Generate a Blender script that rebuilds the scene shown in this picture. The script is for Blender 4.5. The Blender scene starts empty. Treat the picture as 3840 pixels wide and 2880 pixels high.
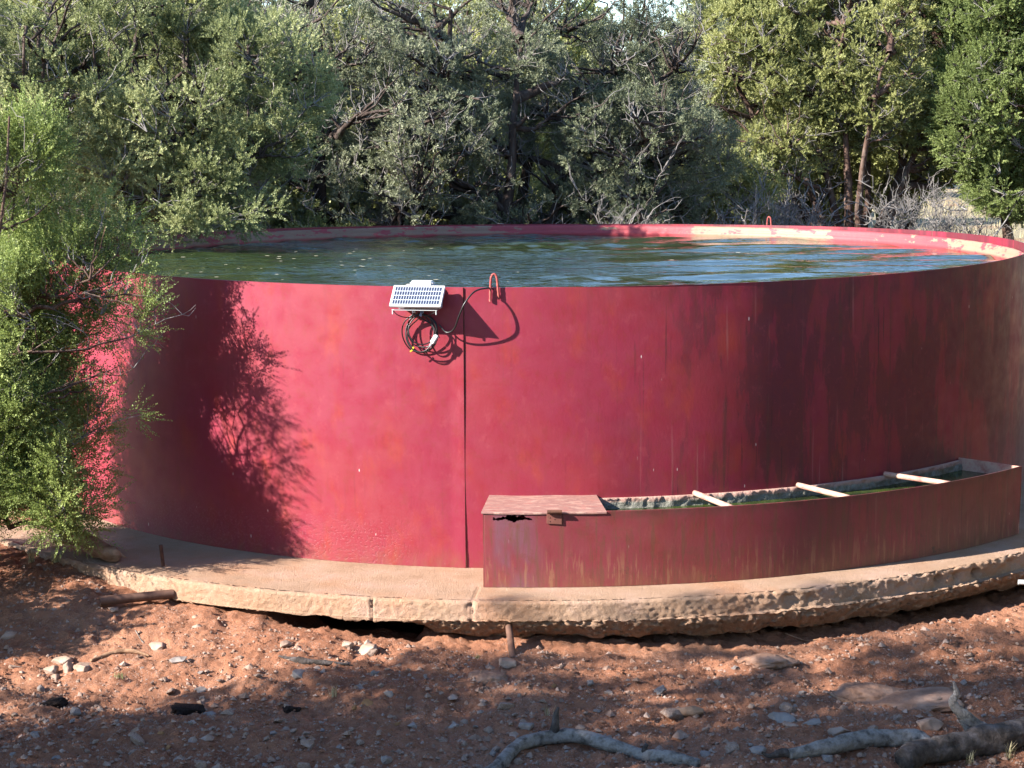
import bpy, bmesh, math
import numpy as np
from mathutils import Matrix, Vector

# ------------------------------------------------------------------ camera, sky, sun, exposure
scene = bpy.context.scene
C = scene.collection
F, CD, CZ, YAW, PIT, ROLL = 6909.5, 15.4623, 2.8023, 0.01344, -0.13979, -0.00597
cam_data = bpy.data.cameras.new('camera'); cam_data.sensor_width = 36.0; cam_data.lens = F/3840*36.0
cam_data.clip_start = 0.1; cam_data.clip_end = 2000
cam = bpy.data.objects.new('camera', cam_data); C.objects.link(cam); scene.camera = cam
_f = Vector((-math.sin(YAW)*math.cos(PIT), math.cos(YAW)*math.cos(PIT), math.sin(PIT)))
_r0 = Vector((math.cos(YAW), math.sin(YAW), 0)); _u0 = _r0.cross(_f)
_r = _r0*math.cos(ROLL) + _u0*math.sin(ROLL); _u = -_r0*math.sin(ROLL) + _u0*math.cos(ROLL)
M = Matrix(((_r.x, _u.x, -_f.x, 0), (_r.y, _u.y, -_f.y, -CD), (_r.z, _u.z, -_f.z, CZ), (0, 0, 0, 1)))
cam.matrix_world = M

SUN_EL = math.radians(29.5); SUN_AL = math.radians(22)          # light travels towards (cos AL, sin AL)
world = bpy.data.worlds.new("World"); scene.world = world; world.use_nodes = True
wn = world.node_tree; wn.nodes.clear()
sky = wn.nodes.new('ShaderNodeTexSky'); sky.sky_type = 'NISHITA'; sky.sun_disc = False
sky.sun_elevation = SUN_EL
to_sun = Vector((-math.cos(SUN_AL)*math.cos(SUN_EL), -math.sin(SUN_AL)*math.cos(SUN_EL), math.sin(SUN_EL)))
sky.sun_rotation = math.atan2(to_sun.x, to_sun.y)
sky.altitude = 1800; sky.air_density = 1.15; sky.dust_density = 0.0; sky.ozone_density = 3.0
bg = wn.nodes.new('ShaderNodeBackground'); bg.inputs['Strength'].default_value = 0.10
wo = wn.nodes.new('ShaderNodeOutputWorld')
wn.links.new(sky.outputs[0], bg.inputs[0]); wn.links.new(bg.outputs[0], wo.inputs[0])
sd = bpy.data.lights.new('sun', 'SUN'); sd.energy = 5.0; sd.angle = math.radians(0.53); sd.color = (1.0, 0.94, 0.86)
sun = bpy.data.objects.new('sun', sd); C.objects.link(sun)
sun.rotation_euler = to_sun.to_track_quat('Z', 'Y').to_euler()
scene.view_settings.view_transform = 'Standard'; scene.view_settings.look = 'None'
scene.view_settings.exposure = 2.2; scene.view_settings.gamma = 1.0

# ------------------------------------------------------------------ numeric helpers
PI = math.pi
def hsh(*a):
    h = np.zeros(a[0].shape, np.uint32)
    for k, v in enumerate(a):
        h = h ^ (v.astype(np.int64) & 0xffffffff).astype(np.uint32)*np.uint32([374761393, 668265263, 2147483647, 1274126177][k])
        h = (h ^ (h >> np.uint32(13)))*np.uint32(1274126177)
        h = h ^ (h >> np.uint32(16))
    return h.astype(np.float64)/4294967295.0
def vnoise(P, seed=0):
    P = np.asarray(P, float); n = P.shape[1]
    i = np.floor(P).astype(np.int64); f = P - i; f = f*f*(3-2*f)
    out = np.zeros(len(P))
    for c in range(2**n):
        w = np.ones(len(P)); idx = []
        for d in range(n):
            b = (c >> d) & 1
            w = w*(f[:, d] if b else 1-f[:, d]); idx.append(i[:, d]+b)
        out += w*hsh(*idx, np.full(len(P), seed))
    return out*2-1
def fbm(P, octv=4, seed=0, gain=0.5):
    P = np.asarray(P, float); o = np.zeros(len(P)); a = 1.0
    for k in range(octv):
        o += a*vnoise(P*(2.03**k)+17.3*k, seed+k); a *= gain
    return o
def sstep(a, b, x): t = np.clip((x-a)/(b-a), 0, 1); return t*t*(3-2*t)

def zg(x, y):
    x = np.asarray(x, float); y = np.asarray(y, float)
    r = np.hypot(x, y); a = np.degrees(np.arctan2(y, x)); a = np.where(a > 90, a-360, a)   # -270..90
    ze = np.interp(a, [-270, -180, -140, -131, -120, -110, -102, -96, -88, -70, -55, -40, 20, 90],
                      [0.1, 0.03, -0.03, -0.055, -.13, -.18, -.205, -.235, -.27, -.30, -.285, -.265, -.1, 0.1])
    zf = -0.33 + 0.03*sstep(-6, -14, y)*4
    z = ze + (zf-ze)*sstep(0.0, 1.3, r-4.85)*np.where(y < 0, 1, 0)
    # washed out hollow below the slab
    hol = 0.16*sstep(4.86, 4.72, r)*sstep(-111, -107, a)*(sstep(-98, -100, a)+0*a)*sstep(20, -20, a)
    trench = 0.03*np.exp(-((r-4.84)/0.16)**2)*sstep(-86, -70, a)
    z = z-hol-trench
    back = sstep(1, 9, y)*0.35
    left = sstep(-3.5, -7, x)*0.15*sstep(-6, -2, y)
    return z + back*sstep(4.2, 6.5, r) + left

cR = np.array(_r); cU = np.array(_u); cF = np.array(_f); cO = np.array([0, -CD, CZ])
def ray(px, py): return cF + cR*((px-1920)/F) - cU*((py-1440)/F)
def on_ground(px, py):
    d = ray(px, py); z = -0.3
    for _ in range(40):
        t = (z-CZ)/d[2]; p = cO+t*d; z = 0.5*z+0.5*float(zg(p[0], p[1]))
    return np.array([p[0], p[1], float(zg(p[0], p[1]))])
def on_z(px, py, z): d = ray(px, py); return cO+(z-CZ)/d[2]*d
def at_y(px, py, y): d = ray(px, py); return cO+(y+CD)/d[1]*d

# ------------------------------------------------------------------ object helpers
def tag(o, label=None, cat=None, group=None, kind=None):
    if label: o['label'] = label
    if cat: o['category'] = cat
    if group: o['group'] = group
    if kind: o['kind'] = kind
    return o
def empty(name, loc=(0, 0, 0), label=None, cat=None, group=None):
    o = bpy.data.objects.new(name, None); o.location = loc; o.empty_display_size = 0.1; C.objects.link(o)
    return tag(o, label, cat, group)
def link(name, me, mat, parent=None):
    o = bpy.data.objects.new(name, me)
    if mat and not me.materials: me.materials.append(mat)
    C.objects.link(o)
    if parent is not None:
        o.parent = parent; o.matrix_parent_inverse = Matrix.Translation(-Vector(parent.location)) if parent.type == 'EMPTY' else Matrix()
    return o
def mesh_np(name, V, Fc, mat, parent=None, smooth=True, tint=None, uv=None):
    V = np.asarray(V, np.float32); me = bpy.data.meshes.new(name)
    if isinstance(Fc, np.ndarray):
        n, k = Fc.shape
        me.vertices.add(len(V)); me.vertices.foreach_set('co', V.ravel())
        me.loops.add(n*k); me.loops.foreach_set('vertex_index', Fc.astype(np.int32).ravel())
        me.polygons.add(n); me.polygons.foreach_set('loop_start', np.arange(0, n*k, k, dtype=np.int32))
        try: me.polygons.foreach_set('loop_total', np.full(n, k, np.int32))
        except Exception: pass
        me.update(calc_edges=True)
    else:
        me.from_pydata([tuple(v) for v in V.tolist()], [], Fc); me.update()
    me.polygons.foreach_set('use_smooth', np.full(len(me.polygons), smooth))
    if tint is not None:
        at = me.attributes.new('tint', 'FLOAT', 'POINT'); at.data.foreach_set('value', np.asarray(tint, np.float32))
    if uv is not None:
        l = me.uv_layers.new(name='UVMap'); idx = np.empty(len(me.loops), np.int32); me.loops.foreach_get('vertex_index', idx)
        l.data.foreach_set('uv', np.asarray(uv, np.float32)[idx].ravel())
    return link(name, me, mat, parent)
def bm_obj(name, bm, mat, parent=None, smooth=False, auto=None):
    me = bpy.data.meshes.new(name)
    bmesh.ops.recalc_face_normals(bm, faces=bm.faces[:])
    bm.to_mesh(me); bm.free()
    for p in me.polygons: p.use_smooth = smooth
    if auto is not None and smooth:
        me.set_sharp_from_angle(angle=math.radians(auto))
    return link(name, me, mat, parent)
def grid_faces(n, m, wrap_m=False, off=0):
    i = np.arange(n-1)[:, None]; mm = m if wrap_m else m-1
    j = np.arange(mm)[None, :]; j2 = (j+1) % m
    f = np.stack([i*m+j, i*m+j2, (i+1)*m+j2, (i+1)*m+j], -1).reshape(-1, 4)
    return f+off
def tubes(P, R, m=4):
    N, k, _ = P.shape
    T = np.gradient(P, axis=1); T /= np.linalg.norm(T, axis=2, keepdims=True)+1e-9
    ref = np.where(np.abs(T[:, :, 2:3]) > 0.9, np.array([1., 0, 0]), np.array([0, 0, 1.]))
    A = np.cross(T, ref); A /= np.linalg.norm(A, axis=2, keepdims=True)+1e-9
    B = np.cross(T, A)
    th = np.arange(m)*2*PI/m
    V = P[:, :, None, :] + R[:, :, None, None]*(A[:, :, None, :]*np.cos(th)[None, None, :, None]+B[:, :, None, :]*np.sin(th)[None, None, :, None])
    V = V.reshape(-1, 3)
    f1 = grid_faces(k, m, True)
    Fc = (f1[None]+np.arange(N)[:, None, None]*k*m).reshape(-1, 4)
    return V, Fc
def smooth_path(pts, n):
    pts = np.asarray(pts, float); K = len(pts)
    t = np.linspace(0, K-1, n); out = []
    e = np.vstack([2*pts[0]-pts[1], pts, 2*pts[-1]-pts[-2]])
    for s in t:
        i = min(int(s), K-2); f = s-i
        p0, p1, p2, p3 = e[i], e[i+1], e[i+2], e[i+3]
        out.append(0.5*((2*p1)+(-p0+p2)*f+(2*p0-5*p1+4*p2-p3)*f*f+(-p0+3*p1-3*p2+p3)*f**3))
    return np.array(out)
def limb(name, pts, rad, mat, parent=None, n=40, m=12, knob=0.12, seed=0, cap=True, scale=1.0):
    """one knobbly tapering branch through pts"""
    P = smooth_path(pts, n); R = np.interp(np.linspace(0, 1, n), np.linspace(0, 1, len(rad)), rad)
    V, Fc = tubes(P[None], R[None], m)
    V = V.reshape(n, m, 3)
    d = V-P[:, None, :]
    nn = fbm(np.concatenate([V.reshape(-1, 3)*np.array([9, 9, 9])*scale], 1), 3, seed).reshape(n, m)
    thm = np.arange(m)*2*PI/m; tt = np.linspace(0, 1, n)*np.linalg.norm(P[-1]-P[0])
    gp = np.stack([np.tile(np.cos(thm)*2.6, n)+np.repeat(tt*1.5, m), np.tile(np.sin(thm)*2.6, n), np.repeat(tt*3.0, m)], 1)
    gr = fbm(gp, 3, seed+50, .65).reshape(n, m); kn = np.maximum(0, vnoise(np.stack([tt*7+seed, tt*0], 1), seed)-.35)*.9
    V = P[:, None, :]+d*(1+knob*nn[:, :, None]*1.2+.16*np.minimum(gr, .1)[:, :, None]+kn[:, None, None]*.35)
    V = V.reshape(-1, 3); Fl = Fc.tolist()
    if cap:
        Fl.append(list(range(m))[::-1]); Fl.append([(n-1)*m+j for j in range(m)])
    o = mesh_np(name, V, Fl, mat, parent)
    return o

# ------------------------------------------------------------------ material helpers
def mat(name, col=(.5, .5, .5), rough=.7, spec=.3, metal=0.0):
    m = bpy.data.materials.new(name); m.use_nodes = True
    b = m.node_tree.nodes['Principled BSDF']; b.inputs['Base Color'].default_value = (*col, 1)
    b.inputs['Roughness'].default_value = rough; b.inputs['Specular IOR Level'].default_value = spec; b.inputs['Metallic'].default_value = metal
    return m
class NT:
    def __init__(s, m): s.m = m; s.t = m.node_tree; s.b = s.t.nodes['Principled BSDF']; s.co = s.t.nodes.new('ShaderNodeTexCoord')
    def n(s, ty, **kw):
        x = s.t.nodes.new(ty)
        for k, v in kw.items(): setattr(x, k, v)
        return x
    def l(s, a, b): s.t.links.new(a, b)
    def noise(s, scale, detail=4, rough=.55, vec=None, stretch=None, dist=0, coord='Object'):
        v = vec if vec is not None else s.co.outputs[coord]
        if stretch is not None:
            mp = s.n('ShaderNodeMapping'); mp.inputs['Scale'].default_value = stretch; s.l(v, mp.inputs['Vector']); v = mp.outputs[0]
        x = s.n('ShaderNodeTexNoise'); x.inputs['Scale'].default_value = scale; x.inputs['Detail'].default_value = detail
        x.inputs['Roughness'].default_value = rough; x.inputs['Distortion'].default_value = dist; s.l(v, x.inputs['Vector']); return x.outputs['Fac']
    def vor(s, scale, vec=None, feature='F1', coord='Object'):
        x = s.n('ShaderNodeTexVoronoi'); x.feature = feature; x.inputs['Scale'].default_value = scale
        s.l(vec if vec is not None else s.co.outputs[coord], x.inputs['Vector']); return x
    def ramp(s, fac, stops):
        x = s.n('ShaderNodeValToRGB'); e = x.color_ramp.elements
        while len(e) < len(stops): e.new(0.5)
        for k, (p, c) in enumerate(stops): e[k].position = p; e[k].color = (*c, 1) if len(c) == 3 else c
        s.l(fac, x.inputs[0]); return x.outputs[0]
    def step(s, fac, a, b):
        x = s.n('ShaderNodeMapRange'); x.interpolation_type = 'SMOOTHSTEP'
        x.inputs['From Min'].default_value = a; x.inputs['From Max'].default_value = b; s.l(fac, x.inputs[0]); return x.outputs[0]
    def mix(s, fac, a, b, blend='MIX'):
        x = s.n('ShaderNodeMix'); x.data_type = 'RGBA'; x.blend_type = blend
        if isinstance(fac, (int, float)): x.inputs[0].default_value = fac
        else: s.l(fac, x.inputs[0])
        for i, v in ((6, a), (7, b)):
            if isinstance(v, tuple): x.inputs[i].default_value = (*v, 1)
            else: s.l(v, x.inputs[i])
        return x.outputs[2]
    def math(s, op, a, b=0.0):
        x = s.n('ShaderNodeMath'); x.operation = op
        for i, v in enumerate((a, b)):
            if isinstance(v, (int, float)): x.inputs[i].default_value = v
            else: s.l(v, x.inputs[i])
        return x.outputs[0]
    def bump(s, h, strength=.5, dist=.02):
        x = s.n('ShaderNodeBump'); x.inputs['Strength'].default_value = strength; x.inputs['Distance'].default_value = dist
        s.l(h, x.inputs['Height'])
        if s.b.inputs['Normal'].is_linked: s.l(s.b.inputs['Normal'].links[0].from_socket, x.inputs['Normal'])
        s.l(x.outputs[0], s.b.inputs['Normal'])
    def color(s, c): s.l(c, s.b.inputs['Base Color'])

# ---- painted steel of the tank (uv in metres: u = arc length, positive to the right of the seam, v = height)
def red_paint(name, trough=False):
    m = mat(name, rough=.5, spec=.35); t = NT(m)
    uv = t.co.outputs['UV']
    sep = t.n('ShaderNodeSeparateXYZ'); t.l(uv, sep.inputs[0]); u, v = sep.outputs[0], sep.outputs[1]
    base = t.mix(t.step(t.noise(1.3, 4, vec=uv), .4, .62), (0.173, 0.014, 0.031), (0.179, 0.017, 0.027))
    mott = t.noise(5, 6, .62, vec=uv, stretch=(1, .45, 1))
    base = t.mix(t.math('MULTIPLY', t.step(mott, .5, .72), .55), base, (0.215, 0.027, 0.013))            # orange, sun-worn patches
    fine = t.noise(30, 5, .65, vec=uv, stretch=(1, .3, 1))
    base = t.mix(t.math('MULTIPLY', t.step(fine, .5, .75), .4), base, (0.149, 0.010, 0.016))
    # dark weathering in tall panels, deepened right of the seam to paint in shade
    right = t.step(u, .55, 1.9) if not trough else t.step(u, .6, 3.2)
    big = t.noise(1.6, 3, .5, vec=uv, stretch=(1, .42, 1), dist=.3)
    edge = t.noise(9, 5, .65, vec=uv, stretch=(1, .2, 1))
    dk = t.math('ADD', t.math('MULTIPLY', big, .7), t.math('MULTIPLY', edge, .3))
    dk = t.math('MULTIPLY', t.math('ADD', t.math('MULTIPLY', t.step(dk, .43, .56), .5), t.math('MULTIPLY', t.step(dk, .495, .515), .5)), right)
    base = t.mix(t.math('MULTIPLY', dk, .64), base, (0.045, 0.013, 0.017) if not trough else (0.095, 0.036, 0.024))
    strk = t.noise(16, 3, .6, vec=uv, stretch=(1, .05, 1))
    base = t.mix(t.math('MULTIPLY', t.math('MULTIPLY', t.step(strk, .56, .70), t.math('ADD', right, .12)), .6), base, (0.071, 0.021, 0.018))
    drip = t.noise(42, 2, .4, vec=uv, stretch=(1, .025, 1))
    dl = t.math('MULTIPLY', t.step(drip, .64, .67), t.step(t.noise(5, 3, vec=uv, stretch=(1, .35, 1)), .45, .6))
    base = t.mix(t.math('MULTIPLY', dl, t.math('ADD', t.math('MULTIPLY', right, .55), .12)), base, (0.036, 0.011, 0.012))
    scuf = t.noise(11, 7, .78, vec=uv, stretch=(1, .7, 1))
    base = t.mix(t.math('MULTIPLY', t.step(scuf, .53, .60), .30), base, (0.144, 0.018, 0.013))
    base = t.mix(t.math('MULTIPLY', t.step(scuf, .44, .38), .28), base, (0.221, 0.036, 0.045))
    pale = t.noise(24, 2, .5, vec=uv, stretch=(1, .035, 1))
    base = t.mix(t.math('MULTIPLY', t.math('MULTIPLY', t.step(pale, .66, .74), right), .22), base, (0.329, 0.168, 0.149))
    if trough: base = t.mix(.45, base, (0.101, 0.033, 0.027))
    # chips
    mp = t.n('ShaderNodeMapping'); mp.inputs['Scale'].default_value = (1, .3, 1); t.l(uv, mp.inputs['Vector']); chip = t.vor(13, vec=mp.outputs[0]).outputs['Distance']
    base = t.mix(t.math('MULTIPLY', t.step(chip, .06, .03), t.step(t.noise(3, 2, vec=uv), .5, .6)), base, (0.448, 0.359, 0.329))
    # dirt splashed on the foot
    foot = t.math('MULTIPLY', t.step(v, .16 if not trough else .17, -.02), t.step(t.noise(14, 5, .7, vec=uv, stretch=(1, .35, 1)), .3, .75))
    base = t.mix(t.math('MULTIPLY', foot, .75 if trough else .5), base, (0.144, 0.069, 0.030))
    if trough:
        a = t.math('MULTIPLY', t.step(u, .03, .08), t.step(u, .42, .2))
        pt = t.math('MULTIPLY', a, t.step(t.noise(4, 4, vec=uv, stretch=(1, .6, 1)), .36, .55))
        base = t.mix(t.math('MULTIPLY', pt, .6), base, (0.101, 0.051, 0.071))
        rs = t.noise(26, 5, .65, vec=uv, stretch=(1, .09, 1))
        base = t.mix(t.math('MULTIPLY', t.step(rs, .5, .62), .55), base, (.085, .038, .020))
        base = t.mix(t.math('MULTIPLY', t.math('MULTIPLY', t.step(rs, .46, .38), t.step(v, .30, .08)), .5), base, (.20, .105, .055))
        bl2 = t.noise(8, 6, .72, vec=uv); base = t.mix(t.math('MULTIPLY', t.step(bl2, .54, .62), .45), base, (.10, .03, .02))
        sp = t.math('MULTIPLY', t.step(t.noise(6, 6, .7, vec=uv), .6, .68), t.step(v, .3, .05))
        base = t.mix(t.math('MULTIPLY', sp, .8), base, (0.042, 0.027, 0.021))
        rim = t.math('MULTIPLY', t.step(v, .40, .47), t.step(t.noise(10, 5, .7, vec=uv, stretch=(1, .4, 1)), .35, .65))
        base = t.mix(t.math('MULTIPLY', rim, .7), base, (0.054, 0.024, 0.018))
    else:
        # scorched stain at breast height and a rusty scab zone right of middle
        lo = t.math('MULTIPLY', t.math('MULTIPLY', t.step(u, 1.0, 1.5), t.step(u, 2.0, 1.6)), t.step(v, .95, .5))
        base = t.mix(t.math('MULTIPLY', t.math('MULTIPLY', lo, t.step(t.noise(12, 5, .7, vec=uv, stretch=(1, .25, 1)), .42, .7)), .6), base, (0.120, 0.036, 0.018))
        base = t.mix(t.math('MULTIPLY', t.math('MULTIPLY', t.step(v, 1.60, 1.73), t.step(t.noise(11, 4, .7, vec=uv, stretch=(1, .3, 1)), .4, .7)), t.math('MULTIPLY', right, .55)), base, (0.060, 0.015, 0.018))
    t.color(base)
    t.l(t.ramp(t.noise(7, 4, vec=uv), [(.3, (.38,)*3), (.7, (.62,)*3)]), t.b.inputs['Roughness'])
    t.bump(t.noise(60, 3, .6, vec=uv, stretch=(1, .5, 1)), .12, .004)
    wav = t.noise(1.7, 2, .5, vec=uv); t.bump(wav, .35, .02)
    if not trough:
        bl = t.math('MULTIPLY', t.step(t.noise(55, 5, .7, vec=uv), .5, .75), t.math('MULTIPLY', t.step(v, .42, .12), t.step(u, -.2, -.6)))
        t.bump(bl, .5, .006)
    return m
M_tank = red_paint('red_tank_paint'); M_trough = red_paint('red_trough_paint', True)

def simple(name, cols, scale=8, rough=.8, spec=.2, bump=(30, .3, .01), stretch=None, coord='Object', metal=0):
    m = mat(name, rough=rough, spec=spec, metal=metal); t = NT(m)
    t.color(t.ramp(t.noise(scale, 6, .62, stretch=stretch, coord=coord), [(.3+.4*i/(len(cols)-1), c) for i, c in enumerate(cols)]))
    if bump: t.bump(t.noise(bump[0], 5, .65, stretch=stretch, coord=coord), bump[1], bump[2])
    return m
M_liner = None
def liner_mat():
    m = mat('flaking_liner', rough=.6, spec=.3); t = NT(m)
    sep = t.n('ShaderNodeSeparateXYZ'); t.l(t.co.outputs['Object'], sep.inputs[0])
    ang = t.math('ARCTAN2', sep.outputs[1], sep.outputs[0])
    pat = t.noise(5, 6, .7, stretch=(1, 1, 3))
    # plaster shows more at the back right and at the left
    # angle (radians): 1.57 = straight away from camera
    z1 = t.math('MULTIPLY', t.step(ang, 1.17, 1.13), t.step(ang, .72, .80))
    z2 = t.step(ang, 1.59, 1.63)
    z3 = t.step(ang, .36, .32)
    z = t.math('MAXIMUM', t.math('MAXIMUM', z1, t.math('MULTIPLY', z2, .85)), z3)
    k = t.step(t.math('ADD', pat, t.math('MULTIPLY', z, .19)), .60, .64)
    red = t.mix(t.noise(4, 4), (0.239, 0.024, 0.036), (0.275, 0.054, 0.054))
    col = t.mix(k, red, t.mix(t.noise(9, 5), (.195, .105, .070), (.235, .140, .095)))
    col = t.mix(t.math('MULTIPLY', t.step(sep.outputs[2], 1.685, 1.66), .75), col, t.mix(z1, (0.239, 0.012, 0.018), (0.101, 0.071, 0.030)))
    t.color(col); t.bump(t.noise(25, 5), .5, .008)
    return m
M_liner = liner_mat()
M_rust = simple('rusty_iron', [(0.030, 0.013, 0.009), (0.084, 0.033, 0.018), (0.054, 0.024, 0.017)], 14, .8, .3, (60, .5, .004))
M_pipe = simple('weathered_pipe', [(0.042, 0.017, 0.011), (0.101, 0.051, 0.033), (0.066, 0.036, 0.027)], 10, .65, .35, (50, .3, .003))
M_redrod = simple('painted_rod', [(0.179, 0.018, 0.021), (0.251, 0.060, 0.048), (0.215, 0.030, 0.030)], 30, .6, .3, (120, .6, .003))
M_bar = simple('peeling_pipe_paint', [(0.251, 0.095, 0.071), (0.359, 0.239, 0.179), (0.275, 0.054, 0.054)], 9, .7, .25, (40, .3, .004), (1, 1, 1))
M_lid = simple('worn_lid_paint', [(.20, .045, .045), (.24, .125, .10), (.17, .085, .075), (.30, .19, .15), (.22, .05, .05)], 9, .6, .25, (30, .3, .004), (1, 4, 1))
M_white = mat('white_plastic', (0.442, 0.448, 0.442), .4, .4)
M_grey = mat('grey_plastic', (0.251, 0.245, 0.251), .5, .35)
M_alu = mat('anodised_frame', (0.370, 0.383, 0.383), .42, .5, .0)
M_black = mat('black_cable', (0.007, 0.007, 0.007), .42, .45)
M_yellow = mat('yellow_tag', (0.448, 0.370, 0.018), .5, .3)
M_blue = mat('blue_gland', (0.179, 0.239, 0.370), .45, .4)
def cells_mat():
    m = mat('solar_cells', (0.012, 0.018, 0.036), .18, .6); t = NT(m)
    sep = t.n('ShaderNodeSeparateXYZ'); t.l(t.co.outputs['UV'], sep.inputs[0])
    def line(s, n, w):
        fr = t.math('FRACT', t.math('MULTIPLY', s, n)); return t.math('MINIMUM', t.step(fr, w-.03, w+.03), t.step(fr, 1-w+.03, 1-w-.03))
    k = t.math('MULTIPLY', line(sep.outputs[0], 18, .09), line(sep.outputs[1], 4, .07))
    t.color(t.mix(k, (0.370, 0.394, 0.418), (0.021, 0.027, 0.051)))
    return m
M_cells = cells_mat()

def concrete_mat():
    m = mat('old_concrete', rough=.92, spec=.15); t = NT(m)
    c = t.ramp(t.noise(3, 6, .6), [(.3, (0.227, 0.140, 0.090)), (.5, (0.275, 0.179, 0.120)), (.7, (0.325, 0.212, 0.160))])
    c = t.mix(t.math('MULTIPLY', t.step(t.noise(1.1, 5, .6), .46, .66), .75), c, (0.287, 0.144, 0.078))       # red dust
    geo = t.n('ShaderNodeNewGeometry'); ng = t.n('ShaderNodeSeparateXYZ'); t.l(geo.outputs['Normal'], ng.inputs[0])
    sp = t.n('ShaderNodeSeparateXYZ'); t.l(t.co.outputs['Object'], sp.inputs[0])
    low = t.step(sp.outputs[2], -.10, -.16)
    c = t.mix(t.math('MULTIPLY', low, .7), c, t.ramp(t.noise(9, 6, .7), [(.3, (0.101, 0.051, 0.030)), (.7, (0.251, 0.149, 0.090))]))
    ag = t.vor(70).outputs['Distance']
    c = t.mix(t.math('MULTIPLY', t.step(ag, .28, .1), .35), c, (0.394, 0.329, 0.269))
    c = t.mix(t.math('MULTIPLY', t.step(t.noise(45, 4, .7), .6, .72), .45), c, (0.155, 0.090, 0.060))
    t.color(c)
    pt = t.vor(38).outputs['Distance']; t.bump(t.step(pt, .12, .3), .35, .008)
    t.bump(t.noise(75, 6, .8), .9, .012); t.bump(t.noise(9, 4), .2, .02)
    return m
M_conc = concrete_mat()
def dirt_mat():
    m = mat('red_dirt', rough=.97, spec=.08); t = NT(m)
    c = t.ramp(t.noise(.9, 6, .65), [(.3, (0.206, 0.085, 0.047)), (.5, (0.268, 0.119, 0.068)), (.7, (0.316, 0.158, 0.097))])
    c = t.mix(t.math('MULTIPLY', t.step(t.noise(14, 6, .75), .48, .66), .5), c, (0.109, 0.051, 0.034))
    c = t.mix(t.math('MULTIPLY', t.step(t.noise(38, 4, .7), .56, .66), .45), c, (0.316, 0.202, 0.148))
    v = t.vor(90); sm = t.math('MULTIPLY', t.step(v.outputs['Distance'], .30, .2), t.step(t.noise(5, 3), .45, .6))
    c = t.mix(t.math('MULTIPLY', sm, .7), c, (0.344, 0.257, 0.216))
    # dry grass beyond the tank
    sp = t.n('ShaderNodeSeparateXYZ'); t.l(t.co.outputs['Object'], sp.inputs[0])
    g = t.math('MULTIPLY', t.step(sp.outputs[1], 5, 9), t.step(t.noise(.5, 4), .25, .5))
    c = t.mix(g, c, t.ramp(t.noise(6, 5, .7, stretch=(1, 3, 1)), [(.3, (0.179, 0.144, 0.090)), (.7, (0.275, 0.239, 0.161))]))
    t.color(c); t.bump(t.noise(28, 7, .78), .9, .03); t.bump(t.noise(120, 3, .7), .5, .008)
    return m
M_dirt = dirt_mat()
M_rock = simple('limestone', [(0.168, 0.099, 0.069), (0.245, 0.168, 0.125), (0.299, 0.227, 0.185)], 7, .9, .15, (30, .6, .01), coord='Object')
M_gravel = simple('pebble_mix', [(0.131, 0.071, 0.048), (0.215, 0.138, 0.101), (0.299, 0.227, 0.191)], 11, .9, .15, None)
M_rockgrey = simple('grey_limestone', [(0.131, 0.101, 0.090), (0.203, 0.168, 0.149), (0.269, 0.227, 0.203)], 7, .9, .15, (30, .6, .01))
M_rockdirt = simple('dusty_bedrock', [(0.144, 0.075, 0.048), (0.215, 0.125, 0.086), (0.275, 0.185, 0.140)], 6, .95, .1, (26, .8, .014))
M_rockbrown = simple('ochre_stone', [(0.215, 0.101, 0.042), (0.275, 0.144, 0.066)], 7, .9, .15, (30, .6, .01))
M_dung = simple('dry_manure', [(0.011, 0.007, 0.007), (0.027, 0.018, 0.014)], 18, .95, .1, (50, 1, .02))
M_deadwood = simple('silvered_deadwood', [(.030, .024, .020), (.135, .115, .10), (.22, .195, .175), (.16, .135, .118)], 18, .85, .2, (55, 1.0, .014), (1, 1, 1))
M_darkwood = simple('dark_deadwood', [(0.015, 0.011, 0.009), (0.054, 0.042, 0.036), (0.114, 0.095, 0.090)], 15, .85, .2, (45, 1.0, .014))
M_logwood = simple('brown_log_wood', [(0.101, 0.051, 0.027), (0.227, 0.131, 0.078), (0.299, 0.191, 0.125)], 9, .85, .2, (24, .8, .012), (1, 1, 2.5))
M_bark = simple('shaggy_bark', [(0.018, 0.013, 0.011), (0.051, 0.036, 0.030), (0.095, 0.078, 0.069)], 10, .9, .15, (16, 1, .03), (1, 1, .25))
M_barkred = simple('reddish_bark', [(0.036, 0.021, 0.017), (0.084, 0.051, 0.039), (0.144, 0.108, 0.090)], 10, .9, .15, (16, 1, .03), (1, 1, .25))
M_twig = simple('grey_twigs', [(0.101, 0.090, 0.086), (0.239, 0.221, 0.209)], 5, .85, .15, None)
def leaf_mat(name, c0, c1, c2, trans=.38):
    m = bpy.data.materials.new(name); m.use_nodes = True; t = m.node_tree; t.nodes.clear()
    at = t.nodes.new('ShaderNodeAttribute'); at.attribute_name = 'tint'
    r = t.nodes.new('ShaderNodeValToRGB'); e = r.color_ramp.elements; e.new(.5)
    for k, (p, c) in enumerate(((0, c0), (.55, c1), (1, c2))): e[k].position = p; e[k].color = (*c, 1)
    p = t.nodes.new('ShaderNodeBsdfPrincipled'); p.inputs['Roughness'].default_value = .55; p.inputs['Specular IOR Level'].default_value = .35
    tr = t.nodes.new('ShaderNodeBsdfTranslucent'); mx = t.nodes.new('ShaderNodeMixShader'); mx.inputs[0].default_value = trans
    o = t.nodes.new('ShaderNodeOutputMaterial')
    t.links.new(at.outputs['Fac'], r.inputs[0]); t.links.new(r.outputs[0], p.inputs['Base Color']); t.links.new(r.outputs[0], tr.inputs[0])
    t.links.new(p.outputs[0], mx.inputs[1]); t.links.new(tr.outputs[0], mx.inputs[2]); t.links.new(mx.outputs[0], o.inputs[0])
    return m
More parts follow.
